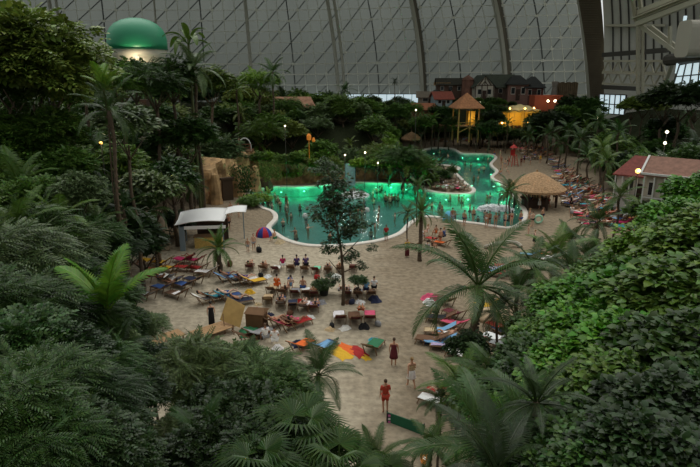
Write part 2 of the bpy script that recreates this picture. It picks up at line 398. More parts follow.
struct(mb.obj('trim_5', STEEL))
mb = MB()                      # leaning twin post above, rising to the upper left
for dx in (0, 7):
    mb.bar(D(636+dx, 21, 117), D(628+dx*1.1, -30, 112), .5, .7)
for k in range(6): mb.bar(D(636-k*1.3, 18-k*8, 116.6), D(642-k*1.3, 12-k*8, 116.2), .2)
struct(mb.obj('trim_6', STEEL))
mb = MB()                      # heavy boxed beam climbing to the right
A = D(637, 24, 116); B = D(730, -12, 98)
for off, w in ((0, .9), (1.15, .5), (2.1, .9)):
    mb.bar(A+Vector((0, 0, off)), B+Vector((0, 0, off)), w, .9)
mb.bar(A+Vector((0, .8, 1)), B+Vector((0, .8, 1)), 2.4, .2)
struct(mb.obj('trim_7', STEEL))
mb = MB()
mb.bar(D(641, 26, 116), D(682, 57, 110), .9, .7); mb.bar(D(651, 27, 117), D(684, 53, 112), 1.0, .7); mb.bar(D(662, 92, 116), D(672, 64, 112), .6, .6); mb.bar(D(670, 26, 112), D(670, 50, 112), .7, .5); struct(mb.obj('trim_8', STEEL))
mb = MB(); mb.tube([D(668, 60, 112), D(710, 55, 100)], 1.1, 10); struct(mb.obj('trim_9', DSTEEL))
mb = MB(); mb.box(D(681, 45, 108), (.5, .3, 10)); o = struct(mb.obj('window_8', GLASSW))
beige = mat('beige_cladding', (170, 166, 152), .6, noise=.04, nscale=.2)
c_ = D(724, 39, 101); mb = MB(); P_ = []
for sx, kx in ((-1, 0), (1, 0)):
    for k in range(24):
        a = 2*PI*k/24; ca, sa = math.cos(a), math.sin(a); P_.append((c_.x+sx*7, c_.y+2.2*abs(ca)**.4*(1 if ca > 0 else -1), c_.z+3.0*abs(sa)**.4*(1 if sa > 0 else -1)))
mb.add(P_, [(k, (k+1) % 24, 24+(k+1) % 24, 24+k) for k in range(24)]+[tuple(range(24))[::-1], tuple(range(24, 48))]); o = struct(mb.obj('ceiling_duct', beige))
mb = MB()                      # lower glazing
def glazing(name, cs, d0, nx, ny):
    P0 = [Vector(D(x, y, dd)) for x, y, dd in cs]
    mb = MB(); mb.add(P0+[p+Vector((0, .15, 0)) for p in P0], [(0, 1, 2, 3), (4, 7, 6, 5), (0, 4, 5, 1), (1, 5, 6, 2), (2, 6, 7, 3), (3, 7, 4, 0)]); o = struct(mb.obj(name, GLASSW))
    g = MB(); e = Vector((0, -.12, 0))
    for k in range(nx+1): g.bar(P0[0].lerp(P0[1], k/nx)+e, P0[3].lerp(P0[2], k/nx)+e, .28 if k in (0, nx) else .18)
    for k in range(ny+1): g.bar(P0[0].lerp(P0[3], k/ny)+e, P0[1].lerp(P0[2], k/ny)+e, .2)
    g.obj('mullions', DSTEEL, o); return o
glazing('window_4', [(599, 94, 124), (626, 95, 122), (624, 115, 122), (598, 113, 124)], 0, 5, 2)
glazing('window_5', [(679, 65, 108), (715, 58, 100), (715, 88, 100), (672, 88, 108)], 0, 5, 2)

# ------------------------------------------------------------------ foliage prototypes
def leaf_tpl(l, w, bend=.25):       # 6-vertex leaf along +x
    V = np.array([[0, 0, 0], [.35*l, w*.5, .04*l], [.35*l, -w*.5, .04*l], [.72*l, w*.36, -.05*l*bend*4], [.72*l, -w*.36, -.05*l*bend*4], [l, 0, -bend*l]])
    Fq = np.array([[0, 2, 1, 1], [1, 2, 4, 3], [3, 4, 5, 5]])
    return V, Fq
def quadify(V, Fq):                 # keep all faces quads without doubled corners: use tri list
    T = []
    for f in Fq:
        if f[2] == f[3]: T.append(f[:3])
        else: T += [[f[0], f[1], f[2]], [f[0], f[2], f[3]]]
    return V, np.array(T)
def inst(V, T, M, P):
    n = len(P); k = len(V)
    W = np.einsum('nij,kj->nki', M, V)+P[:, None, :]
    return W.reshape(-1, 3), (T[None]+(np.arange(n)*k)[:, None, None]).reshape(-1, T.shape[1])
def frames(dirs, roll, s):
    x = dirs/np.linalg.norm(dirs, axis=1, keepdims=True); up = np.tile([0, 0, 1.], (len(x), 1))+rng.normal(0, .15, x.shape)
    y = np.cross(up, x); y /= np.linalg.norm(y, axis=1, keepdims=True); z = np.cross(x, y)
    c, sn = np.cos(roll)[:, None], np.sin(roll)[:, None]
    y2 = y*c+z*sn; z2 = -y*sn+z*c
    return np.stack([x, y2, z2], 2)*s[:, None, None]
def spray_tpl(pairs, ll, lw, L_, droop):
    V1, T1 = quadify(*leaf_tpl(ll, lw)); Vs = []; Ts = []; n = 0
    for i in range(pairs):
        t = (i+1)/pairs; px = L_*t; pz = -droop*L_*t*t
        for sgn in (-1, 1):
            a = sgn*(1.15-.5*t); c, s_ = math.cos(a), math.sin(a); sc_ = 1-.35*abs(t-.5)
            R = np.array([[c, -s_, 0], [s_, c, 0], [0, 0, 1]])@np.array([[1, 0, 0], [0, 1, 0], [0, 0, 1]])
            W = (V1*sc_)@R.T+np.array([px, 0, pz]); W[:, 2] -= .15*np.abs(W[:, 1]); Vs.append(W); Ts.append(T1+n); n += len(V1)
    return np.concatenate(Vs), np.concatenate(Ts)
def crown(name, R, clumps, per, tpl, sq=.75, seed=0, inner=.35, csize=.33, m=None):
    global rng
    rng = np.random.default_rng(100+seed)
    d = rng.normal(size=(clumps, 3)); d[:, 2] = np.where(d[:, 2] < -.2*1.0, np.abs(d[:, 2])*.5, d[:, 2]); d /= np.linalg.norm(d, axis=1, keepdims=True)
    rr = rng.uniform(inner, 1, clumps)**.5
    C = d*rr[:, None]*R*(1-csize*.6); C[:, 2] *= sq
    Cs = rng.uniform(.6, 1.25, clumps)*R*csize
    n = clumps*per; ci = np.repeat(np.arange(clumps), per)
    e = rng.normal(size=(n, 3)); e[:, 2] = np.abs(e[:, 2])*.8-.25; e /= np.linalg.norm(e, axis=1, keepdims=True)
    P = C[ci]+e*(Cs[ci]*rng.uniform(.55, 1, n))[:, None]*np.array([1, 1, .7])
    dirs = e*.7+d[ci]*.35+rng.normal(0, .3, (n, 3)); dirs[:, 2] = dirs[:, 2]*.45-.05
    V, T = inst(tpl[0], tpl[1], frames(dirs, rng.normal(0, .35, n), rng.uniform(.7, 1.3, n)), P)
    V[:, 2] += R*sq
    return nmesh(name, V, T, m or LEAF)
def trunk_mesh(R, sq, h=8, r=.16, seed=0):
    random.seed(seed); mb = MB()
    pts = [(random.uniform(-.12, .12)*k, random.uniform(-.12, .12)*k, -h+h*k/4) for k in range(5)]+[(0, 0, R*sq*.5)]
    mb.tube(pts[:5], [r*1.3, r*1.1, r, r*.9, r*.8], 7); tm = mb.mesh('trunk', BARK, True); mb = MB()
    mb.tube([pts[4], (0, 0, R*sq*.5)], [r*.8, r*.4], 6)
    for k in range(6):
        a = 2*PI*k/6+random.random(); e = (math.cos(a)*R*.65, math.sin(a)*R*.65, R*sq*random.uniform(.6, 1.1))
        mb.tube([(0, 0, -.5), (e[0]*.45, e[1]*.45, e[2]*.35), e], [r*.6, r*.4, r*.15], 5)
    return tm, mb.mesh('branches', BARK, True)
single = lambda l, w: quadify(*leaf_tpl(l, w))
PROTO = {}
def addproto(k, R, clumps, per, tpl, sq, seed, csize=.33, inner=.35): PROTO[k] = (crown('foliage', R, clumps, per, tpl, sq, seed, inner, csize), trunk_mesh(R, sq, 9, .05*R+.05, seed), R, sq)
for s_ in range(3): addproto(('far', s_), 3, 46, 34, spray_tpl(4, .30, .17, .55, .3), .8, s_)           # distant bushy
for s_ in range(2): addproto(('airy', s_), 3, 34, 30, spray_tpl(6, .30, .09, .8, .35), .7, 10+s_)        # distant feathery
for s_ in range(2): addproto(('big', s_), 3, 40, 40, single(.6, .28), .85, 20+s_)                         # large glossy leaves
for s_ in range(3): addproto(('near', s_), 3, 90, 46, spray_tpl(3, .24, .15, .40, .35), .85, 30+s_, .27) # close small leaves
for s_ in range(3): addproto(('creeping', s_), 3, 80, 62, single(.36, .27), .85, 70+s_, .26)
for s_ in range(2): addproto(('pinn', s_), 3, 46, 34, spray_tpl(9, .26, .07, .95, .45), .6, 40+s_, .26)   # close pinnate leaves
for s_ in range(2): addproto(('shrub', s_), 1.5, 30, 30, spray_tpl(4, .16, .08, .32, .3), .8, 50+s_)
addproto(('solo', 0), 1.9, 20, 30, single(.36, .19), 1.05, 60, .30, .15)
# palms
def frond_mesh(L_, e0, droop, pairs=38, ll=.85, lw=.05, hang=.5, fan=0.9, seed=0, name='frond'):
    r_ = random.Random(seed); pts = []; a = e0; x = z = 0.0; n = 16
    for i in range(n+1):
        pts.append((x, z)); a2 = e0-droop*(i/n)**1.3; x += math.cos(a2)*L_/n; z += math.sin(a2)*L_/n
    mb = MB(); mb.tube([(p[0], 0, p[1]) for p in pts], [.035*(1-i/n)+.008 for i in range(n+1)], 4, mi=0)
    V = []; Fc = []
    for i in range(pairs):
        t = .14+.86*i/(pairs-1); q = t*n; k = min(int(q), n-1); f = q-k
        px = pts[k][0]*(1-f)+pts[k+1][0]*f; pz = pts[k][1]*(1-f)+pts[k+1][1]*f
        tx, tz = pts[k+1][0]-pts[k][0], pts[k+1][1]-pts[k][1]; tl = math.hypot(tx, tz); T = Vector((tx/tl, 0, tz/tl)); U = Vector((-tz/tl, 0, tx/tl))
        le = ll*(math.sin(PI*min(1, (t*.85+.18)))**.6)*r_.uniform(.9, 1.08)
        for sg in (-1, 1):
            ang = (1.1-.65*t)*fan; S = Vector((0, sg, 0)); d = (T*math.cos(ang)+S*math.sin(ang)+U*.22).normalized()
            P0 = Vector((px, 0, pz)); w = T*lw*1.1
            p1 = P0+d*le*.5; p2 = p1+(d*.75+Vector((0, 0, -hang))).normalized()*le*.5*r_.uniform(.9, 1.1)
            o = len(V); V += [P0-w*.4, P0+w*.4, p1+w*.5, p1-w*.5, p2]; Fc += [(o, o+1, o+2, o+3), (o+3, o+2, o+4)]
    mb.add(V, Fc)
    return mb.mesh(name, PALM)
def palm_proto(key, n, L_, ll, lw, trunk_r, th, seed, emin=-.35, emax=1.25, hang=.5, pairs=38, droop=1.5):
    fr = [frond_mesh(L_*(1-.12*abs(j-2)/2), emin+(emax-emin)*j/4, droop*(1.15-.15*j), pairs, ll, lw, hang, seed=seed+j) for j in range(5)]
    mb = MB(); P_ = [(.15*math.sin(k), .12*math.cos(1.3*k)*k*.1, -th+th*k/8) for k in range(9)]; P_[-1] = (0, 0, .05)
    mb.tube(P_, [trunk_r*1.35]+[trunk_r]*6+[trunk_r*1.1, trunk_r*1.25], 9)
    for k in range(int(th/.25)):
        z = -th+k*.25; mb.lathe([(trunk_r*1.02, z), (trunk_r*1.1, z+.03), (trunk_r*1.02, z+.06)], 8)
    PROTO[key] = (fr, mb.mesh('trunk', BARK, True), n, L_)
palm_proto('royal', 15, 3.6, .85, .06, .13, 9, 1)
palm_proto('areca', 13, 3.0, .62, .06, .07, 7, 2, emin=.1, emax=1.35, hang=.35, droop=1.2)
palm_proto('upright', 6, 2.6, .75, .075, .07, 7, 12, emin=.95, emax=1.45, hang=.45, droop=.8, pairs=30)
palm_proto('date', 22, 2.4, .42, .035, .2, 5, 3, emin=-.4, emax=1.3, hang=.25, pairs=44, droop=1.25)
palm_proto('farpalm', 13, 2.8, .7, .10, .12, 8, 4, pairs=20)
palm_proto('fine', 15, 2.6, .40, .028, .10, 7, 6, emin=-.1, emax=1.2, hang=.4, pairs=54, droop=1.5)
def fan_leaf(Rf, seg, spread, pet, e0, name='fan_leaf'):
    mb = MB(); cx_, cz_ = math.cos(e0)*pet, math.sin(e0)*pet
    mb.tube([(0, 0, 0), (cx_*.5, 0, cz_*.55), (cx_, 0, cz_)], .018, 4)
    C = Vector((cx_, 0, cz_)); X = Vector((math.cos(e0*.5), 0, math.sin(e0*.5))); Y = Vector((0, 1, 0))
    for k in range(seg):
        a = -spread/2+spread*k/(seg-1); d = X*math.cos(a)+Y*math.sin(a); s_ = -X*math.sin(a)+Y*math.cos(a); R2 = Rf*(.75+.25*math.cos(a*.6)); w = Rf*spread/seg*.24
        m1 = C+d*R2*.55; tip = C+d*R2-Vector((0, 0, R2*.32))
        mb.add([C, m1+s_*w, m1+Vector((0, 0, .03)), m1-s_*w, tip], [(0, 1, 2), (0, 2, 3), (1, 4, 2), (2, 4, 3)])
    return mb.mesh(name, PALM)
PROTO['fanpalm'] = ([fan_leaf(.95, 22, 4.2, .8, -.2+1.4*j/4) for j in range(5)], None, 18, 1.6)
mbt = MB(); mbt.tube([(0, 0, -7), (.05, 0, -3), (0, 0, .05)], [.16, .13, .12], 8); PROTO['fanpalm'] = (PROTO['fanpalm'][0], mbt.mesh('trunk', BARK, True), 18, 1.6)
def paddle(L_, w, e0, droop):
    def fn(a, b):
        t = .25+.75*b; an = e0-droop*t*t*.7; x = L_*t*math.cos(an); z = L_*t*math.sin(an)
        ww = w*math.sin(PI*min(.97, b*.9+.08))**.55; s_ = (a-.5)*2
        return Vector((x, s_*ww, z+abs(s_)*ww*.35+.03*math.sin(b*50)))
    mb = MB(); mb.grid(fn, 6, 16); mb.tube([(0, 0, 0), fn(.5, 0), fn(.5, .5), fn(.5, 1)], [.06, .05, .03, .01], 5)
    return mb.mesh('leaf_blade', PALM)
mbt = MB(); mbt.tube([(0, 0, -6), (.05, 0, -2), (0, 0, .3)], [.2, .16, .12], 8)
PROTO['banana'] = ([paddle(3.0, .42, .5+.95*j/4, 1.3-.15*j) for j in range(5)], mbt.mesh('trunk', mat('green_stem', (92, 98, 58), .7, noise=.2)), 9, 2.6)

GREEN = {'dark': srgb((58, 88, 38)), 'mid': srgb((84, 118, 46)), 'bright': srgb((106, 142, 46)), 'olive': srgb((102, 120, 52)), 'grey': srgb((88, 110, 66)), 'deep': srgb((42, 64, 30)), 'lime': srgb((88, 138, 40)), 'vivid': srgb((80, 132, 40))}
WORDG = {'dark': 'dark green', 'mid': 'mid green', 'bright': 'bright green', 'olive': 'olive green', 'grey': 'grey-green', 'deep': 'blackish green', 'lime': 'lime green', 'vivid': 'fresh green'}
KNAME = {'far': ('broadleaf_tree', 'bushy tree', 'tree'), 'airy': ('feathery_tree', 'feathery-leaved tree', 'tree'), 'big': ('large_leaved_tree', 'large-leaved tree', 'tree'), 'near': ('leafy_tree', 'small-leaved leafy tree', 'tree'),
         'pinn': ('pinnate_tree', 'tree with long drooping compound leaves', 'tree'), 'shrub': ('shrub', 'leafy shrub', 'shrub'), 'solo': ('slender_tree', 'slender tree', 'tree'),
         'royal': ('feather_palm', 'feather palm', 'palm'), 'areca': ('clumping_palm', 'upright-fronded palm', 'palm'), 'upright': ('upright_palm', 'upright palm', 'palm'), 'creeping': ('creeper_tree', 'creeper-covered leafy tree', 'tree'), 'date': ('date_palm', 'stout date palm', 'palm'), 'farpalm': ('palm_tree', 'feather palm', 'palm'), 'fine': ('fine_palm', 'fine-leaved arching palm', 'palm'),
         'fanpalm': ('fan_palm', 'fan palm', 'palm'), 'banana': ('banana_plant', 'paddle-leaved banana plant', 'plant')}
NTREE = [0]
def plant(kind, top, s, col, zone, desc=None, rz=None, base=None, group=None, lean=0):
    """top: the highest point of the crown; the trunk reaches down to the ground"""
    NTREE[0] += 1; random.seed(NTREE[0]*13+5)
    nm, dsc, cat = KNAME[kind]; gz = base if base is not None else hz(top[0], top[1])
    rz = random.uniform(0, 6.28) if rz is None else rz; c = jit(tuple(q*.88 for q in GREEN[col][:3]), .1)
    d = desc or (WORDG[col]+' '+dsc)
    if kind in ('royal', 'upright', 'areca', 'date', 'farpalm', 'fine', 'fanpalm', 'banana'):
        fr, tk, n, L_ = PROTO[kind]
        hub = top[2]-L_*s*{'royal': .55, 'areca': .8, 'upright': .92, 'date': .7, 'farpalm': .5, 'fine': .55, 'fanpalm': .75, 'banana': .85}[kind]
        root = empty(nm, (top[0], top[1], gz), rz)
        hub = max(hub, gz+.25)
        for k in range(n):
            j = int(k*5/n); fo = O('leaf_blade' if kind == 'banana' else 'fan_leaf' if kind == 'fanpalm' else 'frond', fr[j], root, (0, 0, hub-gz), k*2.399+random.uniform(-.2, .2), c, s*random.uniform(.88, 1.1))
        th = {'royal': 9, 'areca': 7, 'upright': 7, 'date': 5, 'farpalm': 8, 'fine': 7, 'fanpalm': 7, 'banana': 6}[kind]
        o = O('trunk', tk, root, (0, 0, hub-gz), 0); o.scale = (s, s, (hub-gz+.1)/th)
    else:
        v = random.randrange(sum(1 for q in PROTO if isinstance(q, tuple) and q[0] == kind)); me, tk, R, sq = PROTO[(kind, v)]
        Hc = 2*R*sq*s*.92; bz = max(top[2]-Hc, gz-.2*R*s)
        root = empty(nm, (top[0], top[1], gz), rz)
        O('foliage', me, root, (0, 0, bz-gz), 0, c, (s, s, s*min(1, max(.4, (top[2]-bz)/Hc))))
        o = O('trunk', tk[0], root, (0, 0, bz-gz), 0); o.scale = (s, s, max(.05, (bz-gz+.3)/9)); q = s*.8 if top[2]-bz > 1.5 else s*.5
        O('branches', tk[1], root, (0, 0, bz-gz), 0, None, q)
    tag(root, d, cat, zone, group)
    return root
def at(kind, x, y, d, s, col, zone, desc=None, **k): return plant(kind, D(x, y, d), s, col, zone, desc, **k)

# ------------------------------------------------------------------ people
def skin_mesh(name, J, E, Rd, roots, m, sub=1, extra=None):
    keys = list(J); ix = {k: i for i, k in enumerate(keys)}
    me = bpy.data.meshes.new(name); me.from_pydata([J[k] for k in keys], [(ix[a], ix[b]) for a, b in E], []); me.update()
    o = bpy.data.objects.new('tmp', me); COL.objects.link(o)
    o.modifiers.new('s', 'SKIN'); 
    for k in keys:
        sv = me.skin_vertices[0].data[ix[k]]; r = Rd[k]; sv.radius = r if isinstance(r, tuple) else (r, r); sv.use_root = k in roots
    if sub: md = o.modifiers.new('u', 'SUBSURF'); md.levels = sub; md.render_levels = sub
    dg = bpy.context.evaluated_depsgraph_get(); ev = o.evaluated_get(dg); r = bpy.data.meshes.new_from_object(ev)
    V = [tuple(v.co) for v in r.vertices]; Fs = [tuple(p.vertices) for p in r.polygons]
    COL.objects.unlink(o); bpy.data.objects.remove(o)
    mb = MB(); mb.add(V, Fs)
    if extra: extra(mb)
    res = mb.mesh(name, m, True); res.name = name
    return res
def ell(mb, c, r, M=None, n=14, mi=0):
    V = []; Fs = []; k = 9
    for i in range(k):
        ph = PI*(i+.0)/(k-1)
        for j in range(n):
            p = Vector((r[0]*math.sin(ph)*math.cos(2*PI*j/n), r[1]*math.sin(ph)*math.sin(2*PI*j/n), r[2]*math.cos(ph)))
            V.append(Vector(c)+(M@p if M else p))
    for i in range(k-1):
        for j in range(n): Fs.append((i*n+j, (i+1)*n+j, (i+1)*n+(j+1) % n, i*n+(j+1) % n))
    mb.add(V, Fs, mi)
def pose(kind):
    J = dict(pelvis=(0, 0, .96), belly=(0, .01, 1.10), chest=(0, 0, 1.30), neck=(0, -.01, 1.47), skull=(0, .0, 1.55), hd=(0, .015, 1.64))
    S = {}
    def arm(s, el, wr): S[s] = (el, wr)
    sh = .185
    for s, n in ((-1, 'L'), (1, 'R')):
        J['sh'+n] = (s*sh, 0, 1.41); J['el'+n] = (s*.235, -.02, 1.13); J['wr'+n] = (s*.25, .05, .88); J['ha'+n] = (s*.25, .08, .79)
        J['hip'+n] = (s*.095, 0, .90); J['kn'+n] = (s*.105, .02, .50); J['an'+n] = (s*.105, -.03, .10); J['to'+n] = (s*.125, .13, .03)
    if kind == 'walk':
        J['knL'] = (-.1, .16, .52); J['anL'] = (-.1, .18, .12); J['toL'] = (-.11, .34, .07)
        J['knR'] = (.1, -.06, .49); J['anR'] = (.1, -.28, .14); J['toR'] = (.11, -.15, .04)
        J['elL'] = (-.25, -.12, 1.14); J['wrL'] = (-.27, -.15, .90); J['haL'] = (-.27, -.14, .81)
        J['elR'] = (.25, .06, 1.14); J['wrR'] = (.23, .22, .95); J['haR'] = (.22, .29, .89)
    if kind == 'bent':      # forearms raised in front (phone, drink)
        J['elR'] = (.25, .04, 1.14); J['wrR'] = (.16, .24, 1.30); J['haR'] = (.13, .28, 1.37)
        J['anL'] = (-.1, -.12, .1); J['toL'] = (-.12, .04, .03); J['knL'] = (-.1, .0, .5)
    if kind == 'arms':      # one arm out
        J['elL'] = (-.40, .04, 1.25); J['wrL'] = (-.52, .2, 1.36); J['haL'] = (-.55, .27, 1.39)
    if kind == 'sit':
        dz = -.47
        for k in ('pelvis', 'belly', 'chest', 'neck', 'skull', 'hd', 'shL', 'shR', 'elL', 'elR', 'wrL', 'wrR', 'haL', 'haR', 'hipL', 'hipR'):
            J[k] = (J[k][0], J[k][1]+(.0 if k in ('pelvis', 'hipL', 'hipR') else .03), J[k][2]+dz)
        for s, n in ((-1, 'L'), (1, 'R')):
            J['hip'+n] = (s*.1, .05, .46); J['kn'+n] = (s*.15, .46, .50); J['an'+n] = (s*.15, .48, .11); J['to'+n] = (s*.17, .64, .04)
            J['el'+n] = (s*.25, .05, .69); J['wr'+n] = (s*.2, .26, .60); J['ha'+n] = (s*.18, .34, .58)
    if kind == 'recline':
        J.update(pelvis=(0, 0, .50), belly=(0, -.14, .55), chest=(0, -.32, .66), neck=(0, -.47, .76), skull=(0, -.53, .81), hd=(0, -.60, .87))
        for s, n in ((-1, 'L'), (1, 'R')):
            J['sh'+n] = (s*.185, -.42, .71); J['el'+n] = (s*.29, -.2, .60); J['wr'+n] = (s*.25, .02, .56); J['ha'+n] = (s*.22, .1, .57)
            J['hip'+n] = (s*.1, .06, .49); J['kn'+n] = (s*.12, .46, .54 if s < 0 else .70); J['an'+n] = (s*.12, .86, .47) if s < 0 else (s*.12, .74, .48); J['to'+n] = (s*.15, .91, .58) if s < 0 else (s*.14, .86, .45)
    return J
RD = dict(pelvis=(.16, .115), belly=(.135, .10), chest=(.165, .115), neck=(.06, .06), skull=(.062, .07), hd=(.06, .07))
for n in 'LR': RD.update({'sh'+n: .062, 'el'+n: .043, 'wr'+n: (.03, .024), 'ha'+n: (.036, .018), 'hip'+n: .092, 'kn'+n: .058, 'an'+n: .038, 'to'+n: (.042, .026)})
ED = [('pelvis', 'belly'), ('belly', 'chest'), ('chest', 'neck'), ('neck', 'skull'), ('skull', 'hd')]
for n in 'LR': ED += [('chest', 'sh'+n), ('sh'+n, 'el'+n), ('el'+n, 'wr'+n), ('wr'+n, 'ha'+n), ('pelvis', 'hip'+n), ('hip'+n, 'kn'+n), ('kn'+n, 'an'+n), ('an'+n, 'to'+n)]
def mkbody(kind):
    J = pose(kind); R = dict(RD); E = list(ED); roots = ['pelvis']
    for s, n in ((-1, 'L'), (1, 'R')):
        w = Vector(J['wr'+n]); h = Vector(J['ha'+n]); d = (h-w).normalized(); side = Vector((0, 1, 0))
        side = (side-d*side.dot(d)); side = side.normalized() if side.length > .1 else Vector((1, 0, 0)); inn = d.cross(side)*(1 if s < 0 else -1)
        for i, (L_, off) in enumerate(((.066, -.026), (.078, -.009), (.073, .009), (.056, .025))):
            b = h+side*-off*1.0+d*.0; k = 'f%s%d' % (n, i)
            J[k+'a'] = tuple(b); J[k+'b'] = tuple(b+d*(L_*.55+.02)); J[k+'c'] = tuple(b+d*(L_*.85+.02)+inn*L_*.35)
            for q in 'abc': R[k+q] = .0085
            E += [(k+'a', k+'b'), (k+'b', k+'c')]; roots.append(k+'a')
        k = 'th'+n; b = w.lerp(h, .45)
        J[k+'a'] = tuple(b+side*.012); J[k+'b'] = tuple(b+side*.045+d*.03); J[k+'c'] = tuple(b+side*.05+d*.062+inn*.012)
        for q in 'abc': R[k+q] = .010
        E += [(k+'a', k+'b'), (k+'b', k+'c')]; roots.append(k+'a')
    hd = Vector(J['hd']); ax = (hd-Vector(J['neck'])).normalized()
    tilt = Matrix.Rotation(math.atan2(-ax.y, ax.z), 3, 'X') if kind == 'recline' else Matrix.Identity(3)
    def extra(mb):
        c = hd+tilt@Vector((0, .0, .03)); q = lambda v: c+tilt@Vector(v)
        ell(mb, c, (.077, .095, .115), tilt)
        ell(mb, q((0, .05, -.06)), (.052, .05, .05), tilt)                 # jaw
        mb.add([q((-.014, .088, -.025)), q((.014, .088, -.025)), q((0, .092, .02)), q((0, .118, -.022))], [(0, 1, 3), (1, 2, 3), (2, 0, 3)])
        for s in (-1, 1):
            ell(mb, q((s*.078, -.005, -.005)), (.01, .02, .03), tilt, 8)   # ear
            ell(mb, q((s*.031, .084, .012)), (.013, .008, .008), tilt, 8, 1)  # eye
        ell(mb, q((0, .094, -.055)), (.024, .007, .007), tilt, 8, 2)        # mouth
    me = skin_mesh('body', J, E, R, roots, [SKIN, EYE, mat('lips', (150, 84, 76), .6)], 1, extra)
    return me, J, tilt
def sub_mesh(name, J, E, R, root):
    ks = {k for e in E for k in e}
    return skin_mesh(name, {k: J[k] for k in J if k in ks}, E, {k: R[k] for k in ks}, [root], CLOTH, 1)
def mix(J, a, b, t): return tuple(Vector(J[a]).lerp(Vector(J[b]), t))
POSES = {}
for kd in ('stand', 'walk', 'bent', 'arms', 'sit', 'recline'):
    me, J, tilt = mkbody(kd)
    g = {}
    J2 = dict(J); R2 = {k: (tuple(v*1.12+.006 for v in r) if isinstance(r, tuple) else r*1.14+.008) for k, r in RD.items()}
    for n in 'LR':
        J2['th'+n] = mix(J, 'hip'+n, 'kn'+n, .75); R2['th'+n] = .092; J2['se'+n] = mix(J, 'sh'+n, 'el'+n, .75); R2['se'+n] = .06
        J2['tt'+n] = mix(J, 'hip'+n, 'kn'+n, .25); R2['tt'+n] = .10
    J2['nk'] = mix(J, 'chest', 'neck', .62); R2['nk'] = (.10, .085)
    J2['cup'] = mix(J, 'belly', 'chest', .65); R2['cup'] = (.165, .125)
    g['shorts'] = sub_mesh('shorts', J2, [('pelvis', 'hipL'), ('hipL', 'thL'), ('pelvis', 'hipR'), ('hipR', 'thR')], R2, 'pelvis')
    g['trunks'] = sub_mesh('swim_trunks', J2, [('pelvis', 'hipL'), ('hipL', 'ttL'), ('pelvis', 'hipR'), ('hipR', 'ttR')], R2, 'pelvis')
    Rs = dict(R2); Rs['pelvis'] = (.185, .15)
    g['shirt'] = sub_mesh('shirt', J2, [('pelvis', 'belly'), ('belly', 'chest'), ('chest', 'nk'), ('chest', 'shL'), ('shL', 'seL'), ('chest', 'shR'), ('shR', 'seR')], Rs, 'chest')
    g['top'] = sub_mesh('top', J2, [('belly', 'cup'), ('cup', 'chest')], R2, 'cup')
    g['suit'] = sub_mesh('swimsuit', J2, [('pelvis', 'belly'), ('belly', 'chest'), ('pelvis', 'hipL'), ('pelvis', 'hipR')], R2, 'pelvis')
    if kd in ('stand', 'walk', 'bent', 'arms'):
        mb = MB(); mb.lathe([(.15, 1.38), (.175, 1.3), (.15, 1.14), (.185, .98), (.22, .75), (.25, .52), (.24, .52), (.12, .9)], 16, sq=.8); g['dress'] = mb.mesh('dress', CLOTH, True)
        mb = MB(); mb.lathe([(.15, 1.38), (.175, 1.3), (.15, 1.14), (.185, .98), (.20, .75), (.21, .14), (.20, .14), (.12, .9)], 16, sq=.8); g['gown'] = mb.mesh('gown', CLOTH, True)
        mb = MB(); mb.lathe([(.165, 1.04), (.19, .95), (.25, .62), (.245, .60), (.12, .9)], 16, sq=.85); g['skirt'] = mb.mesh('skirt', CLOTH, True)
    hr = {}
    c = Vector(J['hd'])+tilt@Vector((0, 0, .03)); q = lambda v: c+tilt@Vector(v)
    mb = MB(); ell(mb, q((0, -.018, .028)), (.085, .094, .100), tilt); hr['short'] = mb.mesh('hair', HAIR, True)
    mb = MB(); ell(mb, q((0, -.018, .028)), (.088, .096, .104), tilt); mb.tube([q((0, -.07, .0)), q((0, -.10, -.09)), q((0, -.085, -.2))], [.075, .07, .03], 10); hr['long'] = mb.mesh('hair', HAIR, True)
    mb = MB(); ell(mb, q((0, -.018, .028)), (.088, .096, .104), tilt); ell(mb, q((0, -.115, .05)), (.042, .042, .042), tilt); hr['bun'] = mb.mesh('hair', HAIR, True)
    POSES[kd] = (me, g, hr)
SK = [srgb(c) for c in ((214, 168, 140), (200, 150, 120), (186, 136, 106), (222, 180, 156), (160, 112, 84))]
HC = [srgb(c) for c in ((46, 34, 26), (76, 54, 36), (30, 26, 24), (150, 118, 74), (96, 74, 54))]
CW = {'white': (240, 238, 234), 'red': (176, 40, 38), 'blue': (52, 84, 140), 'navy': (34, 40, 66), 'black': (28, 28, 30), 'orange': (226, 106, 40), 'yellow': (226, 176, 44), 'pink': (214, 84, 116), 'magenta': (182, 34, 90),
      'turquoise': (60, 160, 178), 'green': (50, 118, 78), 'mint': (120, 200, 160), 'purple': (84, 62, 116), 'maroon': (100, 34, 42), 'grey': (150, 150, 152), 'sky blue': (120, 168, 206), 'beige': (196, 172, 134), 'brown': (110, 78, 56), 'lilac': (180, 160, 196), 'brick red': (178, 62, 42)}
PN = [0]
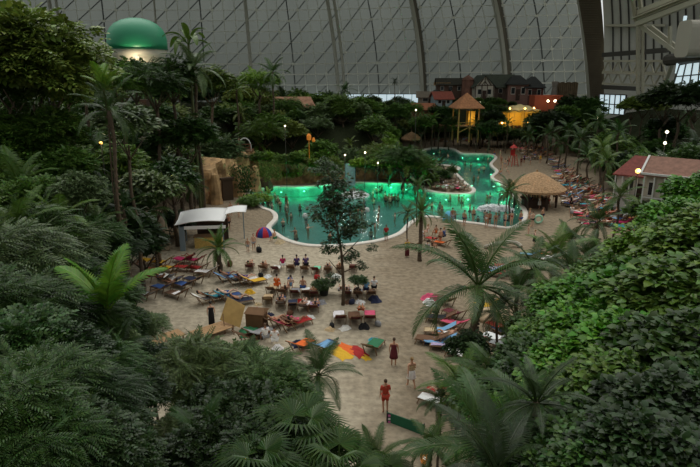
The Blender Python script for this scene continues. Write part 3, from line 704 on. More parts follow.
def person(loc, rz, kind, wear, zone, doing=None, h=1.0, hair=None, skin=None, desc=None, hc=None, group=None):
    """wear: list of (garment, colour word)"""
    PN[0] += 1; random.seed(PN[0]*7+3)
    me, g, hr = POSES[kind]; sk = skin or random.choice(SK)
    o = O('person', me, None, loc, rz, sk, h*random.uniform(.96, 1.03))
    for gm, cw in wear:
        c = O(g[gm].name.split('.')[0], g[gm], o, color=srgb(CW[cw]))
    O('hair', hr[hair or random.choice(['short', 'long', 'bun'])], o, color=hc or random.choice(HC))
    verb = doing or {'stand': 'standing', 'walk': 'walking', 'bent': 'forearm raised', 'arms': 'arm out', 'sit': 'sitting', 'recline': 'lying back'}[kind]
    if desc is None:
        wd_ = {'trunks': 'swim trunks', 'suit': 'swimsuit', 'top': 'bikini top'}
        desc = 'person in %s, %s' % (' and '.join('%s %s' % (cw, wd_.get(gm, gm)) for gm, cw in wear[:2]), verb)
    tag(o, desc, 'person', zone, group); return o
def rwear():
    r = random.random(); c = random.choice(list(CW)); c2 = random.choice(['navy', 'black', 'red', 'blue', 'white', 'grey'])
    return [('trunks', c2)] if r < .4 else [('suit', c)] if r < .65 else [('shirt', c), ('shorts', c2)] if r < .85 else [('top', c), ('trunks', c)]

# ------------------------------------------------------------------ loungers, towels, bags
SL = [(.95, .30), (.5, .33), (-.12, .34), (-.55, .60), (-.92, .84)]
def slp(t):
    q = t*(len(SL)-1); i = min(int(q), len(SL)-2); f = q-i
    return SL[i][0]*(1-f)+SL[i+1][0]*f, SL[i][1]*(1-f)+SL[i+1][1]*f
mb = MB()
for s in (-1, 1):
    mb.bar((s*.33, .97, .30), (s*.33, -.14, .34), .035, .05)
mb.bar((-.35, .97, .29), (.35, .97, .29), .04); mb.bar((-.35, -.14, .32), (.35, -.14, .32), .04); mb.bar((-.35, .4, .28), (.35, .4, .28), .03)
LFR = mb.mesh('frame', WOOD)
mb = MB()
for s in (-1, 1): mb.bar((s*.30, -.12, .34), (s*.30, -.96, .87), .035, .05)
mb.bar((-.32, -.95, .86), (.32, -.95, .86), .04); LBK = mb.mesh('backrest_frame', WOOD)
mb = MB(); mb.bar((.33, .84, .30), (.33, .96, 0), .035, .05); LG1 = mb.mesh('leg', WOOD)
mb = MB(); mb.bar((.33, -.66, .66), (.33, -.30, 0), .035, .05); LG2 = mb.mesh('leg', WOOD)
mb = MB(); mb.slab(lambda a, b: Vector(((a-.5)*.58, slp(b)[0], slp(b)[1]+.02-.03*math.sin(PI*a)*math.sin(PI*b))), 4, 16, .012); LSL = mb.mesh('sling', CLOTH, True)
def towel_mesh(seed, w=.62, L0=.02, L1=1.0, hang=0):
    r_ = random.Random(seed); a1, a2, a3 = r_.uniform(0, 6), r_.uniform(0, 6), r_.uniform(-.05, .05)
    mb = MB()
    def fn(a, b):
        y, z = slp(L0+(L1-L0)*b); x = (a-.5)*w+a3*math.sin(b*5)
        e = max(0, abs(a-.5)*w-.31); return Vector((x, y, z+.05+.012*math.sin(a*9+a1)*math.sin(b*11+a2)-e*1.5))
    mb.slab(fn, 12, 22, .012); return mb.mesh('towel', CLOTH, True)
TOW = [towel_mesh(1), towel_mesh(2, .7), towel_mesh(3, .6, .35, 1.0), towel_mesh(4, .64, .0, .6), towel_mesh(5, .66, .1, .95)]
def heap(seed, w, l, h, flat=False):
    r_ = random.Random(seed); ph = [r_.uniform(0, 6) for _ in range(6)]
    def fn(a, b):
        u, v = a*2-1, b*2-1; e = max(0, 1-max(abs(u), abs(v))**3)
        z = h*(.35 if flat else .75)*e*(1+.35*math.sin(u*5+ph[0])*math.sin(v*4+ph[1])+.25*math.sin(u*9+ph[2]+v*6))
        return Vector((u*w/2*(1+.1*math.sin(v*4+ph[3])), v*l/2*(1+.1*math.sin(u*4+ph[4])), z+.012))
    mb = MB(); mb.slab(fn, 16, 16, .01); return mb.mesh('towel', CLOTH, True)
FLATT = [heap(11, .9, 1.7, .12, True), heap(12, .8, 1.6, .16, True)]; HEAP = [heap(13, .6, .7, .35), heap(14, .8, .6, .28)]
mb = MB(); mb.lathe([(.16, 0), (.24, .03), (.27, .16), (.24, .3), (.14, .36), (.02, .37)], 14, sq=.6); BAGB = mb.mesh('bag_body', CLOTH, True)
mb = MB(); mb.tube([(.14*math.cos(PI*k/8), 0, .34+.2*math.sin(PI*k/8)) for k in range(9)], .012, 5); BAGH = mb.mesh('handle', CLOTH)
LN = [0]
def lounger(loc, rz, sling, zone, towel=None, zt=None, s=1.0, group='deck chairs on the sand', tv=None):
    LN[0] += 1; random.seed(LN[0]*3+1)
    root = empty('deck_chair', loc, rz); root.scale = (s, s, s)
    O('frame', LFR, root); O('backrest_frame', LBK, root); O('sling', LSL, root, color=srgb(CW[sling]))
    for me in (LG1, LG2):
        O('leg', me, root); O('leg', me, root, loc=(-.66, 0, 0))
    tag(root, 'wooden deck chair with %s sling%s' % (sling, '' if towel is None else ' under %s towel' % towel), 'deck chair', zone, group)
    if towel:
        t = O('towel', TOW[tv if tv is not None else random.randrange(len(TOW))], None, loc, rz, jit(srgb(CW[towel]), .05), s)
        tag(t, '%s towel draped over deck chair' % towel, 'towel', zone, 'towels on deck chairs')
    return root
def ground_towel(loc, rz, c, zone, flat=True, s=1.0):
    LN[0] += 1; random.seed(LN[0]*3+1)
    t = O('towel', random.choice(FLATT if flat else HEAP), None, loc, rz, jit(srgb(CW[c]), .05), s)
    return tag(t, '%s towel %s the sand' % (c, 'spread on' if flat else 'crumpled on'), 'towel', zone, 'towels on the sand')
def bag(loc, c, zone, s=1.0):
    r = empty('beach_bag', loc, random.uniform(0, 3)); r.scale = (s, s, s); O('bag_body', BAGB, r, color=srgb(CW[c])); O('handle', BAGH, r, color=srgb(CW[c]))
    return tag(r, '%s beach bag standing' % c, 'bag', zone, 'bags on the beach')
def seated(px, py, kind, wear, zone, **k):          # someone on a chair there
    p = G(px, py, .0); return person(p, k.pop('rz', 0), kind, wear, zone, **k)
# ================================================================== BEACH, LEFT OF THE WALKWAY
def rowc(items, zone, rz=0, s=1.0):
    """items: (px, py, sling, towel or None, rider or None)"""
    for it in items:
        px, py, sl_, tw = it[:4]; p = G(px, py, 0); a = rz+random.uniform(-.12, .12)
        lounger(p, a, sl_, zone, tw, s=s)
        if len(it) > 4 and it[4]:
            person((p.x, p.y, .02), a, it[4][0], it[4][1], zone, hair=it[4][2] if len(it[4]) > 2 else None)
ZA = 'in row nearest lagoon'
rowc([(250, 270, 'maroon', None), (264, 271, 'brown', None), (276, 272, 'maroon', 'white'), (291, 271, 'brown', None), (305, 272, 'brown', 'beige'), (316, 273, 'maroon', 'mint'), (328, 273, 'brown', 'grey'), (340, 272, 'brown', None), (353, 271, 'maroon', None)], ZA, s=.95)
for px, w, hh in ((283, [('shirt', 'magenta'), ('shorts', 'white')], 'bun'), (297, [('shirt', 'purple'), ('shorts', 'navy')], 'short'), (306, [('shirt', 'purple'), ('shorts', 'black')], 'short')):
    person(G(px, 269), .3, 'sit', w, ZA, hair=hh, hc=HC[2])
ZB = 'in second row from lagoon'
rowc([(272, 293, 'brown', 'beige'), (283, 295, 'brown', None), (295, 296, 'maroon', 'grey'), (306, 296, 'brown', 'white'), (314, 297, 'maroon', 'white'), (347, 297, 'maroon', 'white'), (358, 297, 'brown', 'grey'), (371, 297, 'brown', 'sky blue')], ZB, s=.98)
person(G(277, 290), -.2, 'sit', [('shirt', 'orange'), ('shorts', 'orange')], ZB, hair='short', hc=HC[2])
person(G(291, 291), .2, 'sit', [('suit', 'sky blue')], ZB, hair='bun'); person(G(303, 292), -.1, 'sit', [('trunks', 'blue')], ZB, hair='short')
person(G(341, 295), 0, 'recline', [('shirt', 'white'), ('trunks', 'navy')], ZB, hair='short')
person(G(366, 294), .1, 'sit', [('shirt', 'sky blue'), ('shorts', 'navy')], ZB, hair='short'); person(G(374, 292), -.1, 'sit', [('shirt', 'white'), ('shorts', 'black')], ZB, hair='short')
ground_towel(G(375, 301), .3, 'navy', ZB, False, 1.3)
ZC = 'in the loose row beside the path edge'
rowc([(226, 281, 'blue', 'sky blue'), (236, 284, 'navy', 'black'), (246, 284, 'maroon', 'white'), (254, 285, 'beige', 'yellow')], 'right of the little palm', rz=-1.0, s=1.05)
ZD = 'just behind tan booth'
rowc([(206, 303, 'beige', 'white'), (216, 301, 'blue', 'turquoise'), (228, 300, 'blue', 'turquoise'), (240, 305, 'navy', 'navy')], ZD, rz=-.9, s=1.05)
ZD2 = 'in third row, right of booth'
rowc([(268, 303, 'beige', 'beige'), (281, 307, 'grey', 'grey'), (293, 309, 'navy', 'navy'), (304, 310, 'grey', 'white'), (314, 311, 'maroon', 'lilac')], ZD2, s=1.0)
for px, w in ((262, 'beige'), ):
    pass
ZE = 'in row of three by path'
rowc([(340, 322, 'maroon', 'white'), (355, 323, 'maroon', 'brown'), (370, 322, 'maroon', 'pink')], ZE, s=1.12)
person(G(361, 315), .0, 'recline', [('trunks', 'orange')], ZE, hair='short')
ZF = 'right of tan booth, in front'
rowc([(276, 326, 'maroon', 'brown', ('recline', [('suit', 'red')])), (288, 330, 'brown', 'pink', ('recline', [('trunks', 'brown')])), (297, 327, 'maroon', 'red', ('recline', [('top', 'pink'), ('trunks', 'pink')])), (250, 341, 'brown', 'brown'), (259, 338, 'brown', 'grey')], ZF, rz=-.8, s=1.1)
person(G(266, 343), .5, 'sit', [('shirt', 'white'), ('shorts', 'grey')], ZF, hair='short'); person(G(275, 346), .2, 'sit', [('shirt', 'white'), ('shorts', 'white')], ZF, hair='bun')
ground_towel(G(278, 349), .8, 'white', ZF, False, .9); ground_towel(G(287, 320), .2, 'pink', ZF, False, 1.2)
ZG = 'below the third row'
rowc([(301, 350, 'orange', 'orange'), (322, 351, 'blue', 'sky blue')], ZG, rz=-.6, s=1.05)
ground_towel(G(300, 345), .4, 'navy', ZG, False, 1.2); bag(G(309, 344), 'black', ZG)
ZH = 'beside green chair by path'
for px, py, c, r_, s_ in ((340, 353, 'yellow', .6, 1.15), (348, 349, 'orange', .9, 1.0), (358, 352, 'red', .5, 1.0), (365, 357, 'yellow', .5, .6)):
    ground_towel(G(px, py), r_, c, ZH, True, s_)
lounger(G(373, 352), -.4, 'green', ZH, 'green', s=1.15, tv=1); ground_towel(G(374, 341), .2, 'turquoise', ZH, False, .8)
ZI = 'left of tan booth'
for px, py, sl_, tw, rz in ((150, 264, 'yellow', 'yellow', 1.2), (163, 266, 'yellow', 'yellow', 1.25), (157, 274, 'red', 'red', 1.2), (170, 272, 'yellow', 'yellow', 1.2), (184, 263, 'magenta', 'magenta', 1.0), (196, 264, 'pink', 'magenta', 1.1), (186, 271, 'red', 'red', 1.2), (199, 272, 'red', 'red', 1.2), (207, 276, 'beige', 'white', 1.3),
                            (144, 283, 'red', 'pink', .9), (134, 297, 'turquoise', 'turquoise', .9), (148, 299, 'grey', 'grey', .9), (163, 292, 'blue', 'blue', 1.0), (175, 284, 'white', 'white', .8), (185, 289, 'navy', 'blue', .9), (178, 298, 'brown', 'white', 1.0), (168, 281, 'grey', 'white', .8), (195, 284, 'navy', 'navy', .9)):
    lounger(G(px, py), rz, sl_, ZI, tw, s=1.1)
for px, py, w in ((141, 270, [('trunks', 'grey')]), (172, 288, [('suit', 'white')]), (190, 262, [('suit', 'magenta')]), (160, 283, [('trunks', 'navy')])):
    person(G(px, py), 1.0, 'recline', w, ZI)
bag(G(230, 266), 'brown', 'right of the little palm', 1.4)
for zz, L3 in ((ZA, ((250, 269), (264, 270), (328, 272), (340, 271))), (ZB, ((286, 294), (347, 296), (357, 296), (314, 296))), (ZD2, ((281, 306), (304, 309), (316, 310)))):
    for k, (px, py) in enumerate(L3): random.seed(px*7); person(G(px, py, .02), random.uniform(-.1, .1), 'recline', rwear(), zz)
for k, (px, py) in enumerate(((207, 301), (227, 299), (239, 304), (228, 280), (246, 283))): random.seed(px*7); person(G(px, py, .02), -.95, 'recline', rwear(), 'left of or behind tan booth')
for k, (px, py, c) in enumerate(((258, 305, 'beige'), (268, 277, 'white'), (322, 303, 'grey'), (336, 277, 'white'), (300, 302, 'red'), (348, 303, 'brown'), (360, 303, 'white'), (250, 293, 'yellow'), (290, 279, 'blue'), (330, 330, 'beige'), (345, 329, 'white'), (364, 328, 'black'), (270, 315, 'navy'), (310, 318, 'white'))): ground_towel(G(px, py), k, c, 'among the left deck chair rows', False, .7+.1*(k % 4))
for k, (px, py, c) in enumerate(((261, 277, 'black'), (283, 301, 'blue'), (317, 279, 'red'), (352, 304, 'navy'), (290, 315, 'brown'), (332, 328, 'black'), (378, 326, 'grey'), (257, 314, 'red'))): random.seed(k); bag(G(px, py), c, 'among the left deck chair rows')
# wooden planks platform and wooden booth with its cloth, and the dark-clad person beside it
p = G(213, 335, 0); bt = empty('slatted_bench', p, .75)
for k in range(6): MB().box((0, -.55+k*.22, .42), (2.6, .2, .04)).obj('plank', mat('pale_timber', (180, 142, 100), .8, noise=.2, nscale=8), bt)
for sx in (-1, 1):
    for sy in (-1, 1): MB().box((sx*1.15, sy*.5, .2), (.08, .08, .4)).obj('leg', WOOD, bt)
tag(bt, 'low slatted timber bench platform in front of the dark-clad person', 'bench')
p = G(203, 352, 0)
bt = empty('wooden_table', G(166, 348), .75)
MB().box((0, 0, .72), (2.2, 1.1, .05)).obj('tabletop', MATS['pale_timber'], bt)
for sx in (-1, 1):
    for sy in (-1, 1): MB().box((sx*.95, sy*.45, .35), (.08, .08, .7)).obj('leg', WOOD, bt)
tag(bt, 'plain timber table half hidden under foliage at the beach edge', 'table')
mc = mat('canvas_tan', (186, 152, 92), .85, noise=.12, nscale=2); mc2 = mat('canvas_brown', (116, 84, 54), .85, noise=.15, nscale=2)
bt = empty('canvas_booth', G(243, 329, 0), -.2)
MB().add([(-1.35, -.5, .75), (.1, -.75, .45), (.25, -.1, 1.65), (-1.1, .3, 2.0), (-1.33, -.46, .8), (.12, -.7, .5), (.27, -.06, 1.7), (-1.08, .34, 2.05)], [(0, 1, 2, 3), (7, 6, 5, 4), (0, 4, 5, 1), (1, 5, 6, 2), (2, 6, 7, 3), (3, 7, 4, 0)]).obj('slanted_panel', mc, bt)
MB().box((.85, .35, .6), (1.15, 1.0, 1.2)).obj('body', mc2, bt)
MB().add([(.2, -.25, 1.2), (1.55, -.25, 1.2), (1.55, .95, 1.2), (.2, .95, 1.2), (.3, .35, 1.45), (1.4, .35, 1.45)], [(0, 1, 5, 4), (1, 2, 5), (2, 3, 4, 5), (3, 0, 4)]).obj('roof', mc2, bt)
for x in (-1.2, -.6): MB().bar((x, -.3, 1.1), (x+.35, -.9, 0), .06).obj('leg', WOOD, bt)
tag(bt, 'tan canvas and timber booth with a slanted square panel on legs', 'booth')
heapgreen = O('towel', HEAP[1], None, G(250, 334, 0), .3, srgb(CW['green']), 1.7); tag(heapgreen, 'dark green towel bundle lying at the foot of the tan booth', 'towel')
person(G(212, 326), .2, 'stand', [('gown', 'black')], None, hair='bun', hc=HC[2], desc='person in long black robe standing left of the tan booth')
# by the pool edge, left
person(G(248, 252), PI, 'stand', [('shorts', 'grey')], 'near left lagoon edge', h=.75, hair='short', doing='a child standing'); person(G(254, 251), PI, 'stand', [('trunks', 'grey')], 'near the left lagoon edge', hair='short')
bag(G(259, 252), 'black', 'beside two people at left shore', 1.4)
ZP = 'beside the white canopy stand'
for px, py, w, hh in ((231, 216, [('trunks', 'black')], .95), (239, 217, [('trunks', 'navy')], 1), (223, 229, [('suit', 'black')], 1), (229, 230, [('trunks', 'black')], 1), (211, 203, [('shirt', 'brick red'), ('shorts', 'orange')], 1), (200, 208, [('shirt', 'white'), ('shorts', 'grey')], 1)):
    person(G(px, py), random.uniform(0, 6), random.choice(['stand', 'arms', 'bent']), w, ZP, hair='short')
# ball-like red and blue play tent at the shore
ms = [mat('tent_red', (190, 30, 52), .7), mat('tent_blue', (36, 62, 150), .7)]
mb = MB()
for k in range(8):
    a0, a1 = 2*PI*k/8, 2*PI*(k+1)/8; V = []
    for i in range(7):
        ph = PI/2*i/6
        for a in (a0, a1): V.append((.85*math.cos(ph)*math.cos(a), .85*math.cos(ph)*math.sin(a), .95*math.sin(ph)))
    mb.add(V, [(2*i, 2*i+1, 2*i+3, 2*i+2) for i in range(6)], k % 2)
o = mb.obj('play_tent', ms, loc=G(264, 236)); tag(o, 'small domed red and blue beach tent at the left lagoon shore', 'tent')
person(G(275, 242), 1, 'sit', [('trunks', 'green')], 'on the coping at the left lagoon shore', hair='short'); 
ground_towel(G(280, 243), 1.2, 'beige', 'near the left lagoon shore', False, 1.3)
# tented white stand
tp = G(206, 245, 0); bt = empty('canopy_stand', tp, .12)
cv = mat('white_canvas', (246, 245, 242), .8)
def can(a, b):
    x, y = (a-.5)*4.6, (b-.5)*3.8; return Vector((x-.2, y, 2.9+.2*abs(math.sin(a*PI))-.16*math.sin(PI*b)+.06*x+.1*y))
MB().slab(can, 10, 10, .05).obj('canopy', cv, bt, True)
MB().slab(lambda a, b: Vector((2.0+(a)*2.0, .2+(b)*2.0, 3.0+.12*math.sin(PI*a)+.15*a+.2*b)), 6, 6, .05).obj('canopy_wing', cv, bt, True)
MB().box((.3, -1.95, 2.3), (3.8, .05, .3)).obj('valance', cv, bt)
for x, y in ((-2.1, -1.7), (1.9, -1.7), (-2.1, 1.7), (1.9, 1.7), (3.6, 1.8)): MB().bar((x, y, 0), (x, y, 2.75+.1*y), .1).obj('post', mat('grey_blue_post', (130, 146, 156), .6), bt)
MB().box((-1.9, -1.6, 1.15), (.45, .35, 2.3)).obj('pillar', MATS['grey_blue_post'], bt)
MB().box((.4, -.6, .55), (2.6, 1.0, 1.1)).obj('counter', mat('yellow_wood', (206, 172, 96), .6, noise=.2), bt); MB().box((.4, -.6, 1.12), (2.8, 1.15, .06)).obj('countertop', WOOD, bt)
MB().box((.6, 1.2, 1.2), (3, .3, 2.2)).obj('back_shelf', DWOOD, bt)
tag(bt, 'square white canopy stand with yellow counter at the left of the lagoon', 'stand')
# standing stone at the left, with its warm lamp
mb = MB(); random.seed(4); mb.lathe([(.9, -.3), (1.0, .5), (.85, 1.6), (.7, 2.6), (.45, 3.3), (.1, 3.6)], 12, wob=.25, sq=.5); o = mb.obj('standing_stone', mat('pale_stone', (150, 134, 112), .9, noise=.3, nscale=1.5, bump=.6), smooth=True, loc=G(161, 250)); tag(o, 'tall pale standing stone in the greenery left of the canopy stand', 'rock')

# ================================================================== WALKWAY PEOPLE
person(G(385, 412), .15, 'bent', [('shirt', 'brick red'), ('shorts', 'brick red')], None, hair='short', hc=HC[1], h=1.02, skin=SK[2], desc='person in brick red shirt and shorts walking up the path, seen from behind')
person(G(393.5, 366), -.1, 'stand', [('dress', 'maroon')], None, hair='bun', hc=HC[1], desc='person in patterned maroon dress with pinned-up hair on the path')
person(G(411, 388), .35, 'walk', [('skirt', 'white'), ('top', 'beige')], None, hair='bun', hc=HC[3], desc='person with a white wrap skirt walking on the path behind the one in red')
ZL = 'on the near lagoon shore'
person(G(386, 241.5), .1, 'bent', [('shirt', 'red'), ('shorts', 'green')], ZL, hair='short')
person(G(407, 257), .0, 'bent', [('shirt', 'yellow'), ('gown', 'maroon')], 'beside the stout date palm', hair='bun', hc=HC[3])
for px, py, w, kd in ((440, 245, [('trunks', 'brown')], 'stand'), (444, 240, [('shirt', 'blue'), ('shorts', 'navy')], 'sit'), (432, 250, [('suit', 'black')], 'sit'), (427, 254, [('shirt', 'grey'), ('shorts', 'grey')], 'sit'), (421, 240, [('shirt', 'white'), ('shorts', 'grey')], 'sit'), (436, 237, [('suit', 'orange')], 'sit'), (428, 236, [('suit', 'white')], 'sit')):
    person(G(px, py), random.uniform(-1, 1), kd, w, 'around the stout date palm')
rowc([(434, 242, 'red', 'red'), (443, 246, 'beige', 'orange'), (414, 248, 'brown', None)], 'around the stout date palm', rz=.8)
for px, py, w, kd in ((452, 223, [('trunks', 'grey')], 'stand'), (464, 226, [('trunks', 'navy')], 'stand'), (473, 222, [('trunks', 'black')], 'stand'), (486, 228, [('suit', 'white')], 'stand'), (489, 226, [('trunks', 'black')], 'stand'), (495, 228, [('suit', 'brown')], 'stand'),
                      (505, 228, [('trunks', 'navy')], 'stand'), (511, 226, [('suit', 'red')], 'arms'), (520, 226, [('trunks', 'blue')], 'stand'), (529, 224, [('suit', 'grey')], 'stand')):
    person(G(px, py), random.uniform(0, 6), kd, w, ZL)
# light blue beach shell tent
mb = MB(); mb.grid(lambda a, b: Vector((.8*math.cos(PI*a)*math.sin(PI*.5*(.15+.85*b)), -.5+1.0*b*.9, 1.1*math.sin(PI*a)*math.sin(PI*.5*(.15+.85*b))+.01)), 12, 8); o = mb.obj('shell_tent', mat('tent_light_blue', (96, 176, 210), .7), smooth=True, loc=G(450, 221)); o.rotation_euler.z = .6; tag(o, 'light blue pop-up beach shelter on the near lagoon shore', 'tent')
ZR = 'near wide thatched shelter'
for px, py, w, kd, h_ in ((532, 227, [('trunks', 'black')], 'arms', 1), (542, 222, [('trunks', 'navy')], 'stand', 1), (539, 209, [('dress', 'white')], 'stand', 1), (534, 246, [('dress', 'black')], 'arms', .9), (571, 208, [('dress', 'black')], 'stand', 1), (571, 219, [('shirt', 'white'), ('shorts', 'grey')], 'stand', 1), (556, 204, [('gown', 'brown')], 'stand', 1), (554, 202, [('shirt', 'black'), ('shorts', 'black')], 'stand', 1),
                          (548, 207, [('trunks', 'red')], 'walk', 1), (528, 236, [('suit', 'beige')], 'stand', .7)):
    person(G(px, py), random.uniform(0, 6), kd, w, ZR, h=h_)
ring = MB(); V = []
for i in range(20):
    for j in range(8):
        a, b = 2*PI*i/20, 2*PI*j/8; V.append(((.42+.13*math.cos(b))*math.cos(a), .13*math.sin(b), (.42+.13*math.cos(b))*math.sin(a)+.55))
ring.add(V, [(i*8+j, ((i+1) % 20)*8+j, ((i+1) % 20)*8+(j+1) % 8, i*8+(j+1) % 8) for i in range(20) for j in range(8)])
o = ring.obj('swim_ring', mat('ring_mint', (170, 220, 190), .4), smooth=True, loc=G(538, 224)); tag(o, 'pale mint swim ring held between two bathers on the right shore', 'swim ring')

# ================================================================== BEACH, RIGHT OF THE WALKWAY (under the palms)
ZQ = 'under the big arching palm'
for px, py, sl_, tw, rz in ((446, 305, 'brown', 'grey', .3), (441, 322, 'brown', 'black', 1.3), (455, 318, 'maroon', 'maroon', .6), (432, 344, 'brown', 'brown', 1.2), (440, 346, 'blue', 'sky blue', 1.2), (447, 350, 'beige', 'lilac', 1.3), (460, 351, 'white', 'white', 1.0), (462, 360, 'beige', 'white', .8), (456, 328, 'pink', 'pink', .9), (440, 335, 'beige', 'sky blue', 1.4), (470, 345, 'pink', 'pink', .6)):
    lounger(G(px, py), rz, sl_, ZQ, tw, s=1.05)
person(G(446, 341), 1.3, 'recline', [('trunks', 'white')], ZQ); person(G(462, 352), .9, 'recline', [('suit', 'pink')], ZQ); person(G(437, 318), 1.2, 'sit', [('shirt', 'black'), ('shorts', 'black')], ZQ)
ground_towel(G(432, 300), .3, 'pink', ZQ, False, 1.8); ground_towel(G(430, 304), .3, 'white', ZQ, False, 1.3); ground_towel(G(429, 341), .3, 'blue', ZQ, False, 1.2)
# pale big boulder-like mound and blue chairs
mb = MB(); mb.lathe([(1.6, 0), (1.5, .25), (1.1, .5), (.5, .62), (.05, .66)], 20, wob=.08, sq=.7); o = mb.obj('sand_mound', mat('pale_sand', (196, 172, 138), .95, noise=.15, nscale=2), smooth=True, loc=G(495, 318)); tag(o, 'low pale mound of raked sand right of the big palm', 'mound')
ZS = 'right of the big palm'
for px, py, sl_, tw, rz in ((487, 309, 'yellow', 'yellow', 1.3), (499, 331, 'red', 'red', .6), (503, 336, 'navy', 'navy', .5), (509, 338, 'blue', 'sky blue', .3), (516, 336, 'blue', 'blue', .4), (497, 342, 'beige', 'white', .8), (505, 350, 'grey', 'grey', .9), (496, 272, 'blue', 'lilac', 1.2), (503, 269, 'red', 'red', 1.2), (490, 275, 'blue', 'sky blue', 1.2), (499, 277, 'red', 'red', 1.0), (508, 275, 'maroon', 'maroon', 1.0),
                            (549, 258, 'orange', 'orange', .7), (556, 260, 'white', 'white', .7), (545, 262, 'beige', 'white', 1.0), (562, 256, 'grey', 'grey', .6), (588, 263, 'red', 'red', 1.2), (595, 264, 'red', 'red', 1.1), (604, 262, 'beige', 'beige', 1.0), (583, 269, 'brown', 'white', 1.2), (576, 272, 'brown', 'pink', 1.2), (530, 258, 'sky blue', 'sky blue', 1.1)):
    lounger(G(px, py), rz, sl_, ZS, tw, s=1.0)
for px, py, w in ((512, 336, [('suit', 'blue')]), (580, 270, [('trunks', 'navy')]), (552, 259, [('suit', 'orange')])): person(G(px, py), .8, 'recline', w, ZS)
ZR2 = 'low on the right bank'
for px, py, c in ((455, 400, 'red'), (447, 404, 'pink'), (437, 406, 'white'), (462, 396, 'white'), (442, 400, 'red')):
    lounger(G(px, py), 1.0, c if c != 'pink' else 'pink', ZR2, c, s=1.0)
person(G(452, 400), 1, 'recline', [('suit', 'red')], ZR2); person(G(440, 403), 1, 'recline', [('trunks', 'white')], ZR2)
# pale stone arch shape and stone edge
mb = MB(); mb.tube([(1.7*math.cos(a), .4*math.sin(a*2), .1+.45*math.sin(a)) for a in [PI*k/10 for k in range(11)]], .22, 8); o = mb.obj('kerb_stone', mat('kerb_pale', (176, 168, 152), .9, noise=.1), loc=G(503, 248)); tag(o, 'pale curved kerb stone among the palms right of the lagoon', 'stone')

# right strip: long diagonal of loungers toward the village
ZT = 'in right-bank sunbathing strip'
cols = ['red', 'maroon', 'navy', 'white', 'magenta', 'turquoise', 'yellow', 'brown', 'brown', 'pink', 'sky blue', 'lilac', 'white', 'grey', 'purple', 'beige', 'beige', 'white', 'grey', 'black', 'blue']
random.seed(21)
strip = []
for k in range(28):
    t = k/27
    for j in range(4):
        x = 538+t*102+random.uniform(-2, 2)-j*11*(.5+t); y = 150+t*76+random.uniform(-1.5, 1.5)
        if y > 160 and x < 560-(200-y)*.2: continue
        strip.append((x, y))
for x, y in strip:
    c = random.choice(cols); rz = random.uniform(.4, 1.4)
    lounger(G(x, y), rz, random.choice(['maroon', 'brown', 'beige', 'beige', 'white']), ZT, c, s=1.1)
    if random.random() < .8: person(G(x+1, y), rz, random.choice(['recline', 'recline', 'sit']), rwear(), ZT)
    random.seed(int(x*131+y*7))
for px, py, c in ((607, 208, 'sky blue'), (604, 206, 'white'), (570, 186, 'turquoise'), (599, 200, 'red'), (601, 197, 'pink'), (632, 231, 'magenta'), (625, 227, 'turquoise'), (612, 220, 'red'), (630, 204, 'orange'), (601, 211, 'navy')):
    ground_towel(G(px, py), random.uniform(0, 1), c, ZT, True, 2.0)
ZN = 'on far shore before village'
random.seed(5)
for k in range(26):
    x = 398+k*5.6+random.uniform(-2, 2); y = 142+random.uniform(-2, 2.5)+(3 if x > 500 else 0)
    if x > 432 and y > 145 and x < 500: y = 144
    if random.random() < .55: lounger(G(x, y), random.uniform(0, 1.5), random.choice(['white', 'beige', 'maroon']), ZN, random.choice(['white', 'sky blue', 'red', 'grey']), s=1.1)
    else: person(G(x, y), random.uniform(0, 6), random.choice(['stand', 'sit', 'walk']), rwear(), ZN)
ZM = 'on far right shore'
for px, py, kd in ((501, 165, 'stand'), (505, 168, 'stand'), (508, 163, 'sit'), (500, 158, 'stand'), (502, 172, 'stand'), (506, 174, 'sit'), (516, 164, 'stand'), (521, 166, 'stand'), (524, 163, 'stand'), (530, 165, 'stand'), (494, 156, 'sit'), (512, 155, 'stand'), (518, 152, 'sit'), (535, 159, 'walk'), (500, 176, 'sit'), (540, 163, 'stand')):
    random.seed(px*3+py); person(G(px, py), random.uniform(0, 6), kd, rwear(), ZM)
# red lifeguard chair
lf = empty('lifeguard_chair', G(513, 166), .3)
rd = mat('signal_red', (176, 44, 36), .6)
for sx in (-1, 1):
    for sy in (-1, 1): MB().bar((sx*.7, sy*.6, 0), (sx*.35, sy*.35, 2.0), .1).obj('leg', rd, lf)
MB().box((0, 0, 2.0), (.9, .8, .1)).obj('seat', rd, lf); MB().box((0, .38, 2.5), (.9, .08, .9)).obj('backrest', rd, lf); MB().bar((0, .4, 2.9), (0, .4, 4.2), .06).obj('mast', rd, lf)
MB().lathe([(.75, 0), (.4, .35), (.03, .6)], 8, c=(0, .2, 3.3)).obj('sunshade', rd, lf)
for k in range(5): MB().bar((-.6+k*.03, -.55+.05*k, .35*k+.3), (.6-k*.03, -.55+.05*k, .35*k+.3), .06).obj('rung', rd, lf)
tag(lf, 'tall red lifeguard chair with a pointed shade on the far right shore', 'lifeguard chair')
# peninsula loungers
ZPE = 'on sandy tongue in lagoon'
for k, (px, py) in enumerate(((440, 189), (444, 191), (448, 188), (452, 191), (456, 189), (460, 191), (464, 190), (446, 185), (453, 184), (460, 185), (436, 190))):
    random.seed(k); lounger(G(px, py), random.uniform(-.5, .8), 'white', ZPE, random.choice(['white', 'white', 'pink', 'beige']), s=1.05)
    if k % 2 == 0: person(G(px+1, py), 0, 'recline', rwear(), ZPE)
for k in range(9): random.seed(k+50); person(G(398-k*1.5+k*4.6, 180.8+random.uniform(-.3, .5)), PI, 'sit', rwear(), 'at the far lagoon wall')

